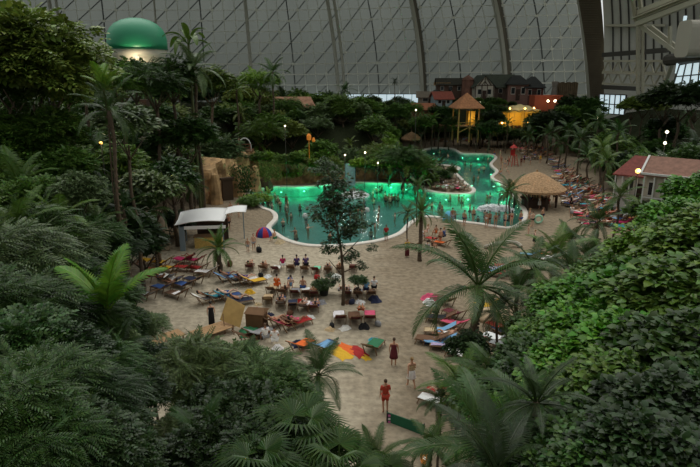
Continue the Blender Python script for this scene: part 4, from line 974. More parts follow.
# ================================================================== BATHERS
def bather(px, py, zone, w=None, s=1, kd=None):
    random.seed(int(px*17+py*31)); p = G(px, py, -.1)
    if dist([p.x], [p.y], POOL)[0] < .5 or not inpoly([p.x], [p.y], POOL)[0]: return
    deep = random.choice([1.0, 1.0, 1.12])
    person((p.x, p.y, -1.42 if deep == 1 else -1.54), random.uniform(0, 6), kd or random.choice(['stand', 'arms', 'bent']), w or ([('trunks', 'navy')] if random.random() < .5 else [('suit', random.choice(['red', 'black', 'blue', 'pink']))]), zone, doing='in the water')
for px, py in ((258, 197), (263, 200), (268, 202), (272, 206), (278, 199), (287, 213), (286, 207), (286, 197), (291, 215), (283, 222), (280, 203), (270, 198), (266, 195), (296, 234), (295, 231), (300, 206), (275, 195), (288, 203), (262, 194), (306, 217), (308, 228)): bather(px, py, 'in left arm of lagoon')
for px, py in ((377, 190), (380, 188), (373, 193), (386, 198), (389, 196), (392, 197), (395, 196), (398, 197), (390, 199), (385, 195), (374, 201), (379, 209), (362, 211), (358, 210), (365, 208), (375, 226), (350, 214), (382, 187), (356, 218), (403, 190), (378, 217), (395, 216), (345, 228), (330, 236), (371, 231), (364, 199)): bather(px, py, 'in middle of lagoon')
for px, py in ((479, 170), (478, 178), (474, 177), (471, 165), (487, 197), (490, 196), (487, 205), (485, 213), (450, 198), (462, 199), (464, 197), (440, 204), (442, 209), (455, 215), (459, 197), (432, 205), (470, 208), (499, 213), (505, 215), (478, 218), (448, 156), (465, 163), (488, 159), (440, 152), (484, 168)): bather(px, py, 'in right arm of lagoon')
# foam of the fountains
FOAM = mat('foam', (248, 250, 250), .8)
def foam(name, c, rx, ry, h, n, lab):
    r = np.random.default_rng(3); P = r.normal(size=(n, 3)); P /= np.linalg.norm(P, axis=1, keepdims=True); P *= r.uniform(0, 1, (n, 1))**.4; P[:, 2] = np.abs(P[:, 2]); P *= np.array([rx, ry, h])
    t = np.array([[1, 0, 0], [-.5, .8, 0], [-.5, -.8, 0], [0, 0, 1.1]])*.11; T = np.array([[0, 1, 2], [0, 3, 1], [1, 3, 2], [2, 3, 0]])
    V, T2 = inst(t, T, np.tile(np.eye(3), (n, 1, 1))*r.uniform(.5, 1.5, (n, 1, 1)), P); o = O(name, nmesh(name, V, T2, FOAM), None, c)
    o['kind'] = 'stuff'; tag(o, lab, 'foam')
foam('fountain_spray', G(495, 211, -.05), 2.4, .9, .8, 1500, 'white spray of the fountain in the right arm of the lagoon')
foam('waterfall_foam', G(355, 196, -.05), 2.0, 2.2, .5, 1400, 'white foam where the little waterfall hits the lagoon')
mb = MB(); mb.slab(lambda a, b: Vector(((a-.5)*1.6, -1.2*(1-b)**.5*0-1.3*(1-b)**2*0-.9*(1-b), .0+3.2*b-.4*(a-.5)**2)), 8, 10, .05); o = mb.obj('waterfall', mat('falling_water', (150, 176, 186), .3, noise=.2, nscale=3), loc=G(350, 184.5, 0)+Vector((0, .3, 0))); tag(o, 'thin waterfall dropping from the rock wall into the lagoon', 'waterfall')
# masts with white floats in pool
for px, py in ((305, 218), (367, 212), (330, 206)):
    p = G(px, py, -.1); o = MB().lathe([(.02, 0), (.28, .02), (.32, .25), (.25, .5), (.05, .6)], 12).obj('float_buoy', WHITE, smooth=True, loc=p); tag(o, 'white float buoy in the lagoon water', 'buoy', 'left of the date palm', 'float buoys')

# ================================================================== ROCK WALL
def rockwall(x0, y0, x1, y1, h0, h1, dep, seed, name, lab, bulge=1.0):
    a = G(x0, y0, -.2); b = G(x1, y1, -.2); r_ = random.Random(seed); ph = [r_.uniform(0, 9) for _ in range(8)]; n = max(14, int((b-a).length/.5)); d = (b-a).normalized(); nr = Vector((-d.y, d.x, 0))
    def fn(u, v):
        p = a.lerp(b, u); s_ = u*(b-a).length; h = h0+(h1-h0)*u+.35*math.sin(s_*.9+ph[3]); t = v*1.45
        up = min(t, 1)*h; back = max(0, t-1)*dep/.45
        w = bulge*(.35*math.sin(s_*1.3+ph[0])+.22*math.sin(s_*3.1+ph[1]+up)+.15*math.sin(up*2.3+ph[2]+s_)+.10*math.sin(s_*7+up*5))
        return p+nr*(back+.55*up/h+w)+Vector((0, 0, up+(.12*math.sin(s_*2+v*20) if t > 1 else 0)))
    mb = MB(); mb.slab(fn, n, 16, .3); o = mb.obj(name, ROCK, smooth=False); tag(o, lab, 'rock'); return o
rockwall(206, 207, 250, 189, 4.6, 5.2, 5, 1, 'rock_cliff', 'sandy rock cliff with a dark entrance left of the lagoon')
rockwall(249, 188.5, 300, 185, 5.0, 3.6, 5, 2, 'rock_cliff', 'ochre rock cliff hung with creepers behind the left arm of the lagoon')
rockwall(299, 185, 350, 181, 3.4, 3.6, 5, 3, 'rock_cliff', 'grooved ochre rock face behind the slender tree', .7)
rockwall(356, 181, 415, 181, 2.7, 2.2, 6, 4, 'rock_cliff', 'low reddish rock face right of the waterfall', .6)
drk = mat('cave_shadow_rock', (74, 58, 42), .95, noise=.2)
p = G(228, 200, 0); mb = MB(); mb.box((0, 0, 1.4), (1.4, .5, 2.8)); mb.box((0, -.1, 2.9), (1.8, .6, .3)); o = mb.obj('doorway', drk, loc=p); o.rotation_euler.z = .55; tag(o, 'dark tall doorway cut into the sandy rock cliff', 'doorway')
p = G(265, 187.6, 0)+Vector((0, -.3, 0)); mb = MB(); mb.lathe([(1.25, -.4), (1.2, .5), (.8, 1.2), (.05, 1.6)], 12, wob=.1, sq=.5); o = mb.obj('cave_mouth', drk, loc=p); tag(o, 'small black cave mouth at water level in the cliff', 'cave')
for k, (px, py, hh) in enumerate(((216, 204, 4.0), (256, 190, 3.6), (238, 196.5, 4.2))):
    p = G(px, py, 0); random.seed(k); mb = MB(); mb.lathe([(.9, -.2), (.75, hh*.3), (.6, hh*.7), (.4, hh*.95), (.1, hh)], 9, wob=.35, sq=.8); o = mb.obj('standing_rock', ROCK, loc=p); tag(o, 'rough rock pillar standing against the sandy cliff', 'rock', 'left of the lagoon', 'rock pillars')
# hanging creepers
VINE = {}
for s_ in range(3):
    r = np.random.default_rng(s_); n = 420; L_ = r.uniform(0, 1, n)**.8; P = np.stack([r.normal(0, .55, n), r.normal(0, .18, n), -L_*3.2], 1); P[:, 0] *= 1-.5*L_
    V0, T0 = single(.22, .12); dirs = np.stack([r.normal(0, .6, n), -np.abs(r.normal(0, .5, n)), -np.ones(n)], 1); V, T = inst(V0, T0, frames(dirs, r.normal(0, .8, n), r.uniform(.7, 1.3, n)), P); VINE[s_] = nmesh('creeper', V, T, LEAF)
def vine(px, py, d, s, col, zone, sw=1):
    p = D(px, py, d); o = O('hanging_creeper', VINE[int(px) % 3], None, p, 0, jit(GREEN[col], .1), (s*sw, s, s)); tag(o, WORDG[col]+' leafy creeper hanging', 'creeper', zone, 'creepers'); return o
for px, py, s in ((241, 163, 1.2), (247, 164, 1.3), (266, 160, .9), (272, 161, .7), (278, 161, .8), (300, 164, .5), (261, 160, .7), (334, 161, .7), (232, 166, .6), (318, 164, .5), (390, 165, .4), (407, 165, .5), (211, 172, .7)):
    vine(px, py, 73.5 if px < 260 else 76.5, s, ('mid', 'dark', 'olive')[int(px) % 3], 'over rock wall behind lagoon')
# ================================================================== BUILDINGS
def gable(loc, rz, w, dp, h, rh, wc, rc, name, lab, nwin=2, over=.5, ridge='x', door=True, hip=0, timber=None, cat='house'):
    """w along local x, dp along y, front at -y"""
    r = empty(name, loc, rz); wm = mat('wall_%d_%d_%d' % wc, wc, .85, noise=.12, nscale=.8); rm = mat('roof_%d_%d_%d' % rc, rc, .85, noise=.22, nscale=2.5, bump=.4)
    mb = MB(); mb.box((0, 0, h/2-1.5), (w, dp, h+3))
    if not hip:
        if ridge == 'x': 
            for s in (-1, 1): mb.add([(s*w/2, -dp/2, h), (s*w/2, dp/2, h), (s*w/2, 0, h+rh)], [(0, 1, 2) if s > 0 else (2, 1, 0)])
        else:
            for s in (-1, 1): mb.add([(-w/2, s*dp/2, h), (w/2, s*dp/2, h), (0, s*dp/2, h+rh)], [(0, 1, 2) if s < 0 else (2, 1, 0)])
    mb.obj('wall', wm, r)
    W, Dp = w/2+over, dp/2+over; e = h-over*rh/(dp/2 if ridge == 'x' else w/2); mb = MB()
    if hip:
        q = hip; T = [(-W, -Dp, e), (W, -Dp, e), (W, Dp, e), (-W, Dp, e), (-W*q, 0, h+rh), (W*q, 0, h+rh)]
        mb.add(T+[(x, y, z-.15) for x, y, z in T], [(0, 1, 5, 4), (1, 2, 5), (2, 3, 4, 5), (3, 0, 4), (6, 7, 8, 9), (0, 6, 7, 1), (1, 7, 8, 2), (2, 8, 9, 3), (3, 9, 6, 0)])
    elif ridge == 'x':
        for s in (-1, 1): mb.add([(-W, s*Dp, e), (W, s*Dp, e), (W, 0, h+rh+.02), (-W, 0, h+rh+.02), (-W, s*Dp, e-.16), (W, s*Dp, e-.16), (W, 0, h+rh-.14), (-W, 0, h+rh-.14)], [(0, 1, 2, 3), (4, 7, 6, 5), (0, 4, 5, 1), (1, 5, 6, 2), (3, 7, 4, 0)])
    else:
        for s in (-1, 1): mb.add([(s*W, -Dp, e), (s*W, Dp, e), (0, Dp, h+rh+.02), (0, -Dp, h+rh+.02), (s*W, -Dp, e-.16), (s*W, Dp, e-.16), (0, Dp, h+rh-.14), (0, -Dp, h+rh-.14)], [(0, 1, 2, 3), (4, 7, 6, 5), (0, 4, 5, 1), (1, 5, 6, 2), (3, 7, 4, 0)])
    mb.obj('roof', rm, r)
    for k in range(nwin):
        x = (k+.5)/nwin*w-w/2; f = MB()
        f.box((x, -dp/2-.04, h*.55), (w/nwin*.42, .1, h*.42)); fo = f.obj('window', mat('window_frame_paint', (190, 186, 176), .6), r)
        MB().box((x, -dp/2-.1, h*.55), (w/nwin*.34, .03, h*.34)).obj('pane', mat('dark_glass', (30, 34, 36), .15), fo)
    if door:
        do = MB().box((w*.0+w/nwin*.0 if nwin != 1 else w*.3, -dp/2-.05, h*.32), (min(1, w*.2), .08, h*.64)).obj('door', DWOOD, r); MB().box(((0 if nwin != 1 else w*.3)+.3, -dp/2-.12, h*.32), (.06, .06, .2)).obj('door_handle', STEEL, do)
    if timber:
        mb = MB(); y = -dp/2-.03
        for a, b in timber: mb.bar((a[0], y, a[1]), (b[0], y, b[1]), .16)
        mb.obj('timber_framing', DWOOD, r)
    tag(r, lab, cat); return r
def base_at(x, ytop_unused, ybase, d): p = D(x, ybase, d); return p
# half-timbered house (gable to the camera) with its long dark roof at the right
b_ = base_at(480, 0, 99, 146)
tb = [((-2.3, 3.4), (2.3, 3.4)), ((-1.6, 3.4), (-.4, 5.0)), ((1.6, 3.4), (.4, 5.0)), ((0, 3.4), (0, 5.6)), ((-2.3, 0), (-2.3, 3.4)), ((2.3, 0), (2.3, 3.4)), ((-.8, 3.4), (0, 4.4)), ((.8, 3.4), (0, 4.4)), ((-.7, 0), (-.7, 3.4)), ((.7, 0), (.7, 3.4))]
gable(b_, .1, 5, 6, 3.4, 2.4, (186, 180, 166), (66, 74, 64), 'timbered_house', 'half-timbered cream gabled house below the hall arches in the village', 2, ridge='y', timber=tb)
gable(base_at(497, 0, 97, 149), .05, 7.5, 5, 3.0, 2.6, (88, 72, 62), (64, 70, 58), 'long_house', 'low brown house with long dark green roof behind the half-timbered one', 3)
mb = MB(); p = base_at(467, 0, 98, 146); mb.lathe([(1.5, -2), (1.45, 4.2), (1.6, 4.4), (1.3, 4.9), (.1, 5.6)], 9, wob=.08); o = mb.obj('round_tower', mat('red_brown_plaster', (122, 86, 72), .9, noise=.3, nscale=1), loc=p); tag(o, 'reddish brown round tower left of the half-timbered house', 'tower')
gable(base_at(436, 0, 103, 143), .15, 3.0, 3.5, 1.9, 1.2, (196, 204, 200), (52, 50, 44), 'small_hut', 'small pale house with rounded gable and dark roof at village left', 1, ridge='y', over=.3)
gable(base_at(449, 0, 94, 150), 0, 6.5, 4, 2.7, 1.3, (92, 70, 58), (54, 52, 42), 'flat_house', 'dark brown low house with a battened sign board on its roof', 3)
mb = MB(); q = base_at(442, 0, 86, 148)
for k in range(9): mb.box((q.x-2+k*.5, q.y, q.z+.5), (.28, .1, .8))
mb.box((q.x, q.y+.1, q.z+.2), (4.4, .1, .15)); mb.box((q.x, q.y+.1, q.z-.8), (.2, .1, 2)); o = mb.obj('battened_sign', mat('sign_board', (150, 122, 84), .8)); tag(o, 'row of pale upright battens standing on the dark flat house roof', 'sign')
gable(base_at(441, 0, 106.5, 138), .2, 4.2, 3.5, 2.2, 1.3, (150, 170, 176), (140, 74, 60), 'red_roofed_house', 'small house with a red-orange roof and blue-white front in the village', 2)
gable(base_at(425, 0, 104, 141), -.1, 3.5, 3, 2.0, 1, (148, 138, 124), (120, 110, 96), 'grey_hut', 'pale grey little hut at the left end of the village', 1)
gable(base_at(423, 0, 113, 136), .1, 5, 3, 1.2, 1.1, (150, 110, 80), (166, 106, 76), 'tiled_shelter', 'long low orange-brown tiled roof below the grey hut', 3, door=False)
gable(base_at(515, 0, 100, 147), -.05, 5, 5, 4.3, 1.8, (128, 96, 86), (48, 50, 48), 'pink_house', 'pink-walled house with steep dark roof at the big arch', 2, hip=.3)
gable(base_at(531, 0, 100, 147), -.05, 4.5, 5, 3.6, 2.2, (98, 62, 54), (52, 54, 52), 'brick_house', 'brick red house with dark hipped roof right of the pink one', 2, hip=.2)
mb = MB(); p = base_at(564, 0, 100, 143)
for k in range(13): mb.box((p.x-2.9+k*.48, p.y, p.z+1.9), (.36, .5+.1*(k % 2), 4.6+.15*(k % 3)))
o = mb.obj('palisade', mat('wicker_brown', (104, 88, 66), .95, noise=.3, nscale=2)); tag(o, 'brown palisade of upright logs at the right end of the village', 'palisade')
mb = MB(); p = base_at(553, 0, 104, 141); mb.lathe([(.9, -1), (.8, 2), (.55, 4), (.75, 5.2), (.6, 5.4)], 10, wob=.1); o = mb.obj('stone_column', mat('grey_stone', (128, 122, 112), .9, noise=.25, nscale=1), loc=p); tag(o, 'grey stone column in front of the log palisade', 'column')
mb = MB(); p = base_at(544, 0, 114, 136); mb.box((p.x, p.y, p.z+1.9), (6.6, 3, 4.6), rz=.12); mb.box((p.x, p.y-.1, p.z+4.25), (6.9, 3.3, .25), rz=.12); o = mb.obj('terracotta_building', mat('terracotta', (160, 78, 52), .9, noise=.15, nscale=.6)); tag(o, 'terracotta red flat-roofed building with two roof lamps', 'building')
# tall houses' warm pavilion
yp = empty('yellow_pavilion', base_at(518, 0, 130, 130), .05)
ym = mat('yellow_cloth', (226, 178, 70), .8)
MB().slab(lambda a, b: Vector(((a-.5)*8, (b-.5)*5, 4.5+1.2*math.sin(PI*a)*math.sin(PI*b)+.12*math.cos(a*8*PI))), 24, 10, .12).obj('canopy', mat('canopy_beige', (214, 196, 140), .8), yp, True)
for k in range(5): MB().bar((-3.7+k*1.85, -2.3, 0), (-3.7+k*1.85, -2.3, 4.5), .2).obj('post', ym, yp)
MB().box((0, 2.2, 2.2), (7.6, .2, 4.4)).obj('back_wall', ym, yp); MB().box((0, -2.4, 4.25), (8, .1, .6)).obj('valance', ym, yp); MB().box((0, 0, .5), (6, .8, 1)).obj('counter', DWOOD, yp)
tag(yp, 'yellow lit pavilion with scalloped pale canopy in the village', 'pavilion')
# tower hut
th = empty('thatched_tower', base_at(465, 0, 132, 124), .1)
MB().add([(-3.1, -3.1, 5.3), (3.1, -3.1, 5.3), (3.1, 3.1, 5.3), (-3.1, 3.1, 5.3), (0, 0, 8.4), (-3.1, -3.1, 5.1), (3.1, -3.1, 5.1), (3.1, 3.1, 5.1), (-3.1, 3.1, 5.1)], [(0, 1, 4), (1, 2, 4), (2, 3, 4), (3, 0, 4), (8, 7, 6, 5), (0, 5, 6, 1), (1, 6, 7, 2), (2, 7, 8, 3), (3, 8, 5, 0)]).obj('roof', mat('orange_thatch', (176, 122, 84), .95, noise=.3, nscale=3), th)
for x, y in ((-2.2, -2.2), (2.2, -2.2), (2.2, 2.2), (-2.2, 2.2), (.3, -2.2)): MB().tube([(x, y, -2), (x, y, 5.2)], .17, 7).obj('post', mat('yellow_timber', (176, 136, 74), .8, noise=.2), th)
MB().box((0, 0, 1.4), (4.6, 4.6, .2)).obj('floor_deck', WOOD, th); mb = MB(); mb.bar((-2.2, -2.2, .1), (0.3, -2.2, 1.3), .14); mb.bar((2.2, -2.2, .1), (.3, -2.2, 1.3), .14); mb.bar((-2.2, -2.3, 2.2), (2.2, -2.3, 2.2), .12); mb.obj('brace', MATS['yellow_timber'], th)
MB().box((1.2, .5, 3), (1.4, 2, 3)).obj('cabin', ym, th)
tag(th, 'tall timber lookout hut with pyramid thatch roof in the village', 'hut')
# thatched shelters
def shelter(px, py, r, h, rh, n, zone, lab, post_r=.1, base=None, sq=1):
    p = G(px, py, 0 if base is None else base); t = empty('thatched_shelter', p, random.random())
    mb = MB(); mb.lathe([(r, h-.35), (r*1.02, h-.1), (r*.8, h+rh*.25), (r*.5, h+rh*.6), (r*.25, h+rh*.85), (.12, h+rh), (.1, h+rh+.25)], 28, wob=.04, sq=sq); mb.obj('thatch_roof', THATCH, t)
    fr = MB(); random.seed(int(px))
    for k in range(90):
        a = 2*PI*k/90+random.random()*.05; rr = r*random.uniform(.96, 1.06); fr.add([(r*.9*math.cos(a-.02), r*.9*math.sin(a-.02)*sq, h-.05), (r*.9*math.cos(a+.03), r*.9*math.sin(a+.03)*sq, h-.05), (rr*math.cos(a), rr*math.sin(a)*sq, h-.6-random.random()*.15)], [(0, 1, 2)])
    fr.obj('straw_fringe', THATCH, t)
    for k in range(n):
        a = 2*PI*k/n+.3; q = 0 if n == 1 else r*.72; MB().tube([(q*math.cos(a), q*math.sin(a)*sq, -.3), (q*math.cos(a), q*math.sin(a)*sq, h)], post_r, 7).obj('post', DWOOD, t)
    tag(t, lab, 'shelter'); return t
shelter(534, 206, 3.6, 2.5, 1.9, 7, '', 'wide round thatched shelter with dark posts on the right shore', .13)
sb = empty('bar_counter', G(534, 206, 0)); 
for k in range(1): MB().lathe([(1.6, 0), (1.6, 1.0), (1.8, 1.05), (1.8, 1.1), (1.5, 1.1)], 16).obj('counter', DWOOD, sb)
tag(sb, 'round dark counter under the wide thatched shelter', 'counter')
for k, (px, py) in enumerate(((523, 205), (545, 207), (530, 208), (540, 202))): random.seed(k+900); person(G(px, py), random.uniform(0, 6), 'stand', [('shirt', random.choice(['black', 'navy'])), ('shorts', 'black')], 'under wide thatched shelter')
shelter(411, 149, 2.3, 2.5, 1.3, 1, '', 'small round thatched parasol shelter on the far shore', .15)
shelter(443, 139, 2.9, 3.2, 1.9, 5, '', 'domed pale thatched hut left of the lookout tower', .12)
shelter(430, 137, 1.6, 2.6, 1.0, 1, '', 'little thatched parasol half hidden behind palms on the far shore', .12)
p = D(286, 108, 104); t = empty('thatch_hall', p, .1)
MB().add([(-5.5, -2.5, 0), (5.5, -2.5, 0), (4.5, 0, 2), (-4.2, 0, 2), (5.5, 2.5, 0), (-5.5, 2.5, 0)], [(0, 1, 2, 3), (1, 4, 2), (4, 5, 3, 2), (5, 0, 3), (0, 5, 4, 1)]).obj('roof', mat('dusty_thatch', (150, 112, 88), .95, noise=.3, nscale=2), t)
for x, y in ((-4.5, -2), (4.5, -2), (4.5, 2), (-4.5, 2)): MB().tube([(x, y, -5), (x, y, .1)], .15, 6).obj('post', DWOOD, t)
tag(t, 'long low dusty thatched roof among the treetops before the hall wall', 'hut')
# terrace with rail and white arch above the cliff
tp = D(226, 150, 84); t = empty('terrace', tp, .05)
MB().box((0, 0, -.1), (8, 3, .25)).obj('deck', WOOD, t)
for k in range(5): MB().bar((-3.8+k*1.9, -1.4, -4), (-3.8+k*1.9, -1.4, 1), .12).obj('post', mat('reddish_wood', (140, 92, 70), .8), t)
mb = MB(); mb.bar((-3.9, -1.4, 1), (3.9, -1.4, 1), .1); mb.bar((-3.9, -1.4, .55), (3.9, -1.4, .55), .07); mb.obj('railing', MATS['reddish_wood'], t)
MB().tube([(3.0+.9*math.cos(a), -1.3, .6+1.3*math.sin(a)) for a in [-.5+PI*k/9*1.3 for k in range(10)]], .09, 6).obj('arch', WHITE, t)
tag(t, 'wooden lookout terrace with railing and white hoop above the cliff', 'terrace')
for k in range(5): random.seed(k+33); person(tp+Vector((-2.8+k*1.2, random.uniform(-.8, .5), .03)), random.uniform(2, 4), 'stand', [('shirt', random.choice(['white', 'pink', 'beige'])), ('shorts', 'navy')], 'on the terrace above cliff')
# orange cloth figure among trees above the lagoon
p = D(309, 140, 86); mb = MB(); mb.lathe([(.45, 0), (.5, .4), (.5, .9), (.3, 1.3), (.05, 1.4)], 10, wob=.1); mb.lathe([(.3, .0), (.35, .4), (.2, .9)], 10, c=(1, .2, -.4)); mb.box((0, 0, -2.2), (.1, .1, 4.5)); o = mb.obj('orange_lantern', mat('orange_glow', (214, 128, 46), .7, emit=.25), loc=p); o.scale = (.7, .7, .7); tag(o, 'glowing orange paper lantern on a post in the trees above the lagoon', 'lantern')
# right houses
hr = gable(D(645, 199, 66), -.72, 5.6, 4.6, 3.4, 1.7, (196, 192, 184), (122, 62, 54), 'veranda_house', 'white house with a broad brick-red roof and a porch lamp, right shore', 2, over=.45, hip=.55)
for k in range(4): MB().bar((-2.9+k*.8, -2.62, 0), (-2.9+k*.8, -2.62, 3.0), .14).obj('post', WHITE, hr)
h2 = gable(D(676, 208, 58.5), -.72, 5.8, 4.4, 3.9, 1.4, (176, 166, 152), (136, 100, 84), 'porch_house', 'white-framed house with brown roof and tall windows, right edge', 4, over=.4)
mb = MB()
for k in range(7): mb.bar((-2.9+k*.966, -2.45, 0), (-2.9+k*.966, -2.45, 3.8), .13)
mb.bar((-3.2, -2.6, 3.72), (3.2, -2.6, 3.72), .2); mb.bar((-2.9, -2.45, 1.2), (2.9, -2.45, 1.2), .1)
for sx in (-1, 1): mb.bar((sx*3.3, -2.6, 3.7), (sx*3.3, 0, 5.3), .2); mb.bar((sx*3.3, 2.6, 3.7), (sx*3.3, 0, 5.3), .2)
mb.obj('white_framing', WHITE, h2)
lampm = mat('lamp_glow', (255, 236, 196), .5, emit=3.5); warmm = mat('warm_lamp_glow', (255, 190, 96), .5, emit=3)
LP = [0]
def light(kind, loc, e, col, r=.15, name='lamp_light'):
    l = bpy.data.lights.new(name, kind); l.energy = e; l.color = col
    if kind == 'POINT': l.shadow_soft_size = r
    o = link(bpy.data.objects.new(name, l)); o.location = loc; return o
def lamp(px, py, d, zone, warm=False, r=.12, e=30, desc=None):
    p = D(px, py, d); gz = hz(p.x, p.y); t = empty('globe_lamp', (p.x, p.y, gz)); h = p.z-gz
    MB().tube([(0, 0, 0), (0, 0, h-r*.8)], .04, 6).obj('pole', DSTEEL, t); MB().lathe([(.02, -r), (r*.7, -r*.7), (r, 0), (r*.7, r*.7), (.02, r)], 12).obj('globe', warmm if warm else lampm, t, True, (0, 0, h))
    tag(t, desc or ('small warm globe lamp on thin pole' if warm else 'small white globe lamp on thin pole'), 'lamp', zone)
    if e: light('POINT', p+Vector((0, -.35, .1)), e, (1, .8, .5) if warm else (1, .93, .8), .12)
ZLP = 'among the trees left of the lagoon'
lamp(101, 143, 48, ZLP, True); lamp(20, 127, 50, ZLP, False); lamp(166, 222, 56, ZLP, True)
ZLQ = 'on slope above the lagoon'
for px, py in ((345, 155), (365, 152.5), (378, 163), (285, 126), (416, 110)): lamp(px, py, 80, ZLQ)
for px, py, d in ((480, 102, 138), (502, 123, 128), (510, 108.5, 126.5), (525, 108.5, 126.5), (534, 108, 126.5), (528, 123, 127)): lamp(px, py, d, 'in the village behind the lagoon', px > 500, .22, 45 if px > 500 else 25)
for px, py in ((548, 101), (555, 101)): lamp(px, py, 133, 'over the terracotta building', False, .3, 25)
lamp(638, 171, 61, 'on the porch of the red-roofed white house', True, .28, 60, 'warm glowing porch lamp'); lamp(667, 132, 74, 'behind the red-roofed white house', False, .2, 20); lamp(665, 143, 72, 'behind the red-roofed white house', False, .2, 20); lamp(598, 118, 118, 'in the trees right of the village', False, .2, 10)
light('POINT', D(518, 118, 129.5), 170, (1, .72, .25), .4); light('POINT', D(470, 118, 122.5), 70, (1, .75, .35), .3); light('POINT', D(642, 104, 108), 250, (.9, 1, .35), .4)
# green underwater floodlights with their fittings
fm = mat('fitting', (200, 240, 215), .4, emit=2.5)
for px, py, e in ((281, 189.5, 1), (304, 188.5, 1.2), (326, 187, .9), (376, 185, 1.2), (391, 185, 1.2), (406, 187, .8), (430, 195.5, 1.1), (446, 197, .7), (468, 196.5, 1.6), (472, 183, .8), (478, 157, 1.2), (463, 156, .8), (491, 172, .8), (494, 184, .8), (502, 192, .8), (434, 152, .4)):
    p = G(px, py, -.1); o = MB().lathe([(.02, 0), (.13, .02), (.13, .1), (.02, .12)], 10).obj('pool_light', fm, loc=(p.x, p.y, -.55)); tag(o, 'green glowing underwater floodlight fitting', 'pool light', 'along the edge of the lagoon', 'underwater floodlights')
    light('POINT', (p.x, p.y-.35, -.5), 95*e, (.03, 1, .42), .12)

# ------------------------------------------------------------------ balloon
bp_ = D(137, 39.5, 82); bt = empty('hot_air_balloon', bp_)
R_ = 4.0
gm_ = mat('balloon_green', (38, 138, 98), .45, noise=.04, nscale=.2); wm_ = mat('balloon_white', (226, 222, 206), .6, trans=.35)
MB().lathe([(R_*.985, -1.35), (R_*1.0, -.6), (R_*.99, .1), (R_*.95, .8), (R_*.86, 1.45), (R_*.70, 2.05), (R_*.48, 2.5), (R_*.24, 2.75), (.05, 2.82)], 40).obj('green_crown', gm_, bt, True)
MB().lathe([(.6, -6.3), (1.2, -5.6), (2.1, -4.4), (R_*.74, -3.3), (R_*.88, -2.4), (R_*.985, -1.35)], 40).obj('white_skirt', wm_, bt, True)
mb = MB(); mb.tube([(R_*1.003*math.cos(2*PI*k/40), R_*1.003*math.sin(2*PI*k/40), -1.35) for k in range(41)], .06, 5); mb.obj('seam', mat('seam_dark', (30, 90, 64), .6), bt)
bk = MB().box((0, 0, -8.6), (1.4, 1.4, 1.0)).obj('basket', DWOOD, bt); mb = MB()
for sx in (-1, 1):
    for sy in (-1, 1): mb.bar((sx*.65, sy*.65, -8.1), (sx*.4, sy*.4, -6.2), .03)
mb.obj('rope', DWOOD, bt)
MB().bar((1.3, -R_*.98, -2.6), (1.9, -R_*1.2, -3.4), .12).obj('lamp_bracket', STEEL, bt)
tag(bt, 'green hot-air balloon with a lit white lower half above the trees', 'balloon')
light('POINT', bp_+Vector((1.6, -R_*1.0-1.0, -3.4)), 420, (1, .82, .55), .2)

# ------------------------------------------------------------------ sign banner and lantern at the bottom
A = G(388, 436, 0); bt = empty('banner_fence', A, 0)
e1 = G(388, 431, 0)-A; P1 = D(387.5, 418, A.y+.05); 
a = D(387, 421, 23.4); b2 = D(424, 434, 22.3); up = Vector((0, 0, .95)); n_ = Vector((.0, .04, 0))
bt.location = (a.x, a.y, 0); L0 = Vector((a.x, a.y, 0))
q = [a-up*.5, b2-up*.5, b2+up*.5, a+up*.5]; q = [v-L0 for v in q]
MB().add(q+[v+n_ for v in q], [(0, 1, 2, 3), (4, 7, 6, 5), (0, 4, 5, 1), (1, 5, 6, 2), (2, 6, 7, 3), (3, 7, 4, 0)]).obj('green_cloth', mat('banner_green', (24, 96, 66), .7, noise=.15, nscale=2), bt)
X = (q[1]-q[0]).normalized()
MB().bar(q[0]+X*.12-n_*.5, q[3]+X*.12-n_*.5, .24, .03).obj('black_strip', mat('banner_black', (34, 30, 34), .7), bt)
for k in range(5): MB().box(q[0].lerp(q[3], .12+.19*k)+X*.12-n_, (.11, .02, .11)).obj('square_mark', [mat('mark_pink', (214, 110, 170), .6), mat('mark_white', (230, 226, 224), .6)][k % 2], bt)
for v in (q[0], q[1]): MB().bar((v.x, v.y+.06, -L0.z), (v.x, v.y+.06, v.z+1.0), .05).obj('post', DSTEEL, bt)
tag(bt, 'green banner with a black end strip of pink and white squares by the path', 'banner')
p = D(424, 456, 17.5); bt = empty('hanging_lantern', p)
MB().tube([(0, 0, -p.z+.0), (0, 0, -.3)], .04, 6).obj('pole', DSTEEL, bt)
MB().lathe([(.10, -.28), (.13, -.15), (.13, .1), (.08, .16)], 10).obj('lamp_body', mat('orange_lamp', (222, 130, 44), .5, emit=.35), bt); MB().lathe([(.15, .16), (.16, .2), (.04, .3)], 10).obj('cap', DSTEEL, bt); MB().box((0, -.13, .02), (.1, .04, .12)).obj('white_panel', mat('lamp_white', (250, 240, 220), .5, emit=.8), bt)
tag(bt, 'small orange lantern on a pole under the palm fronds at the bottom', 'lantern')
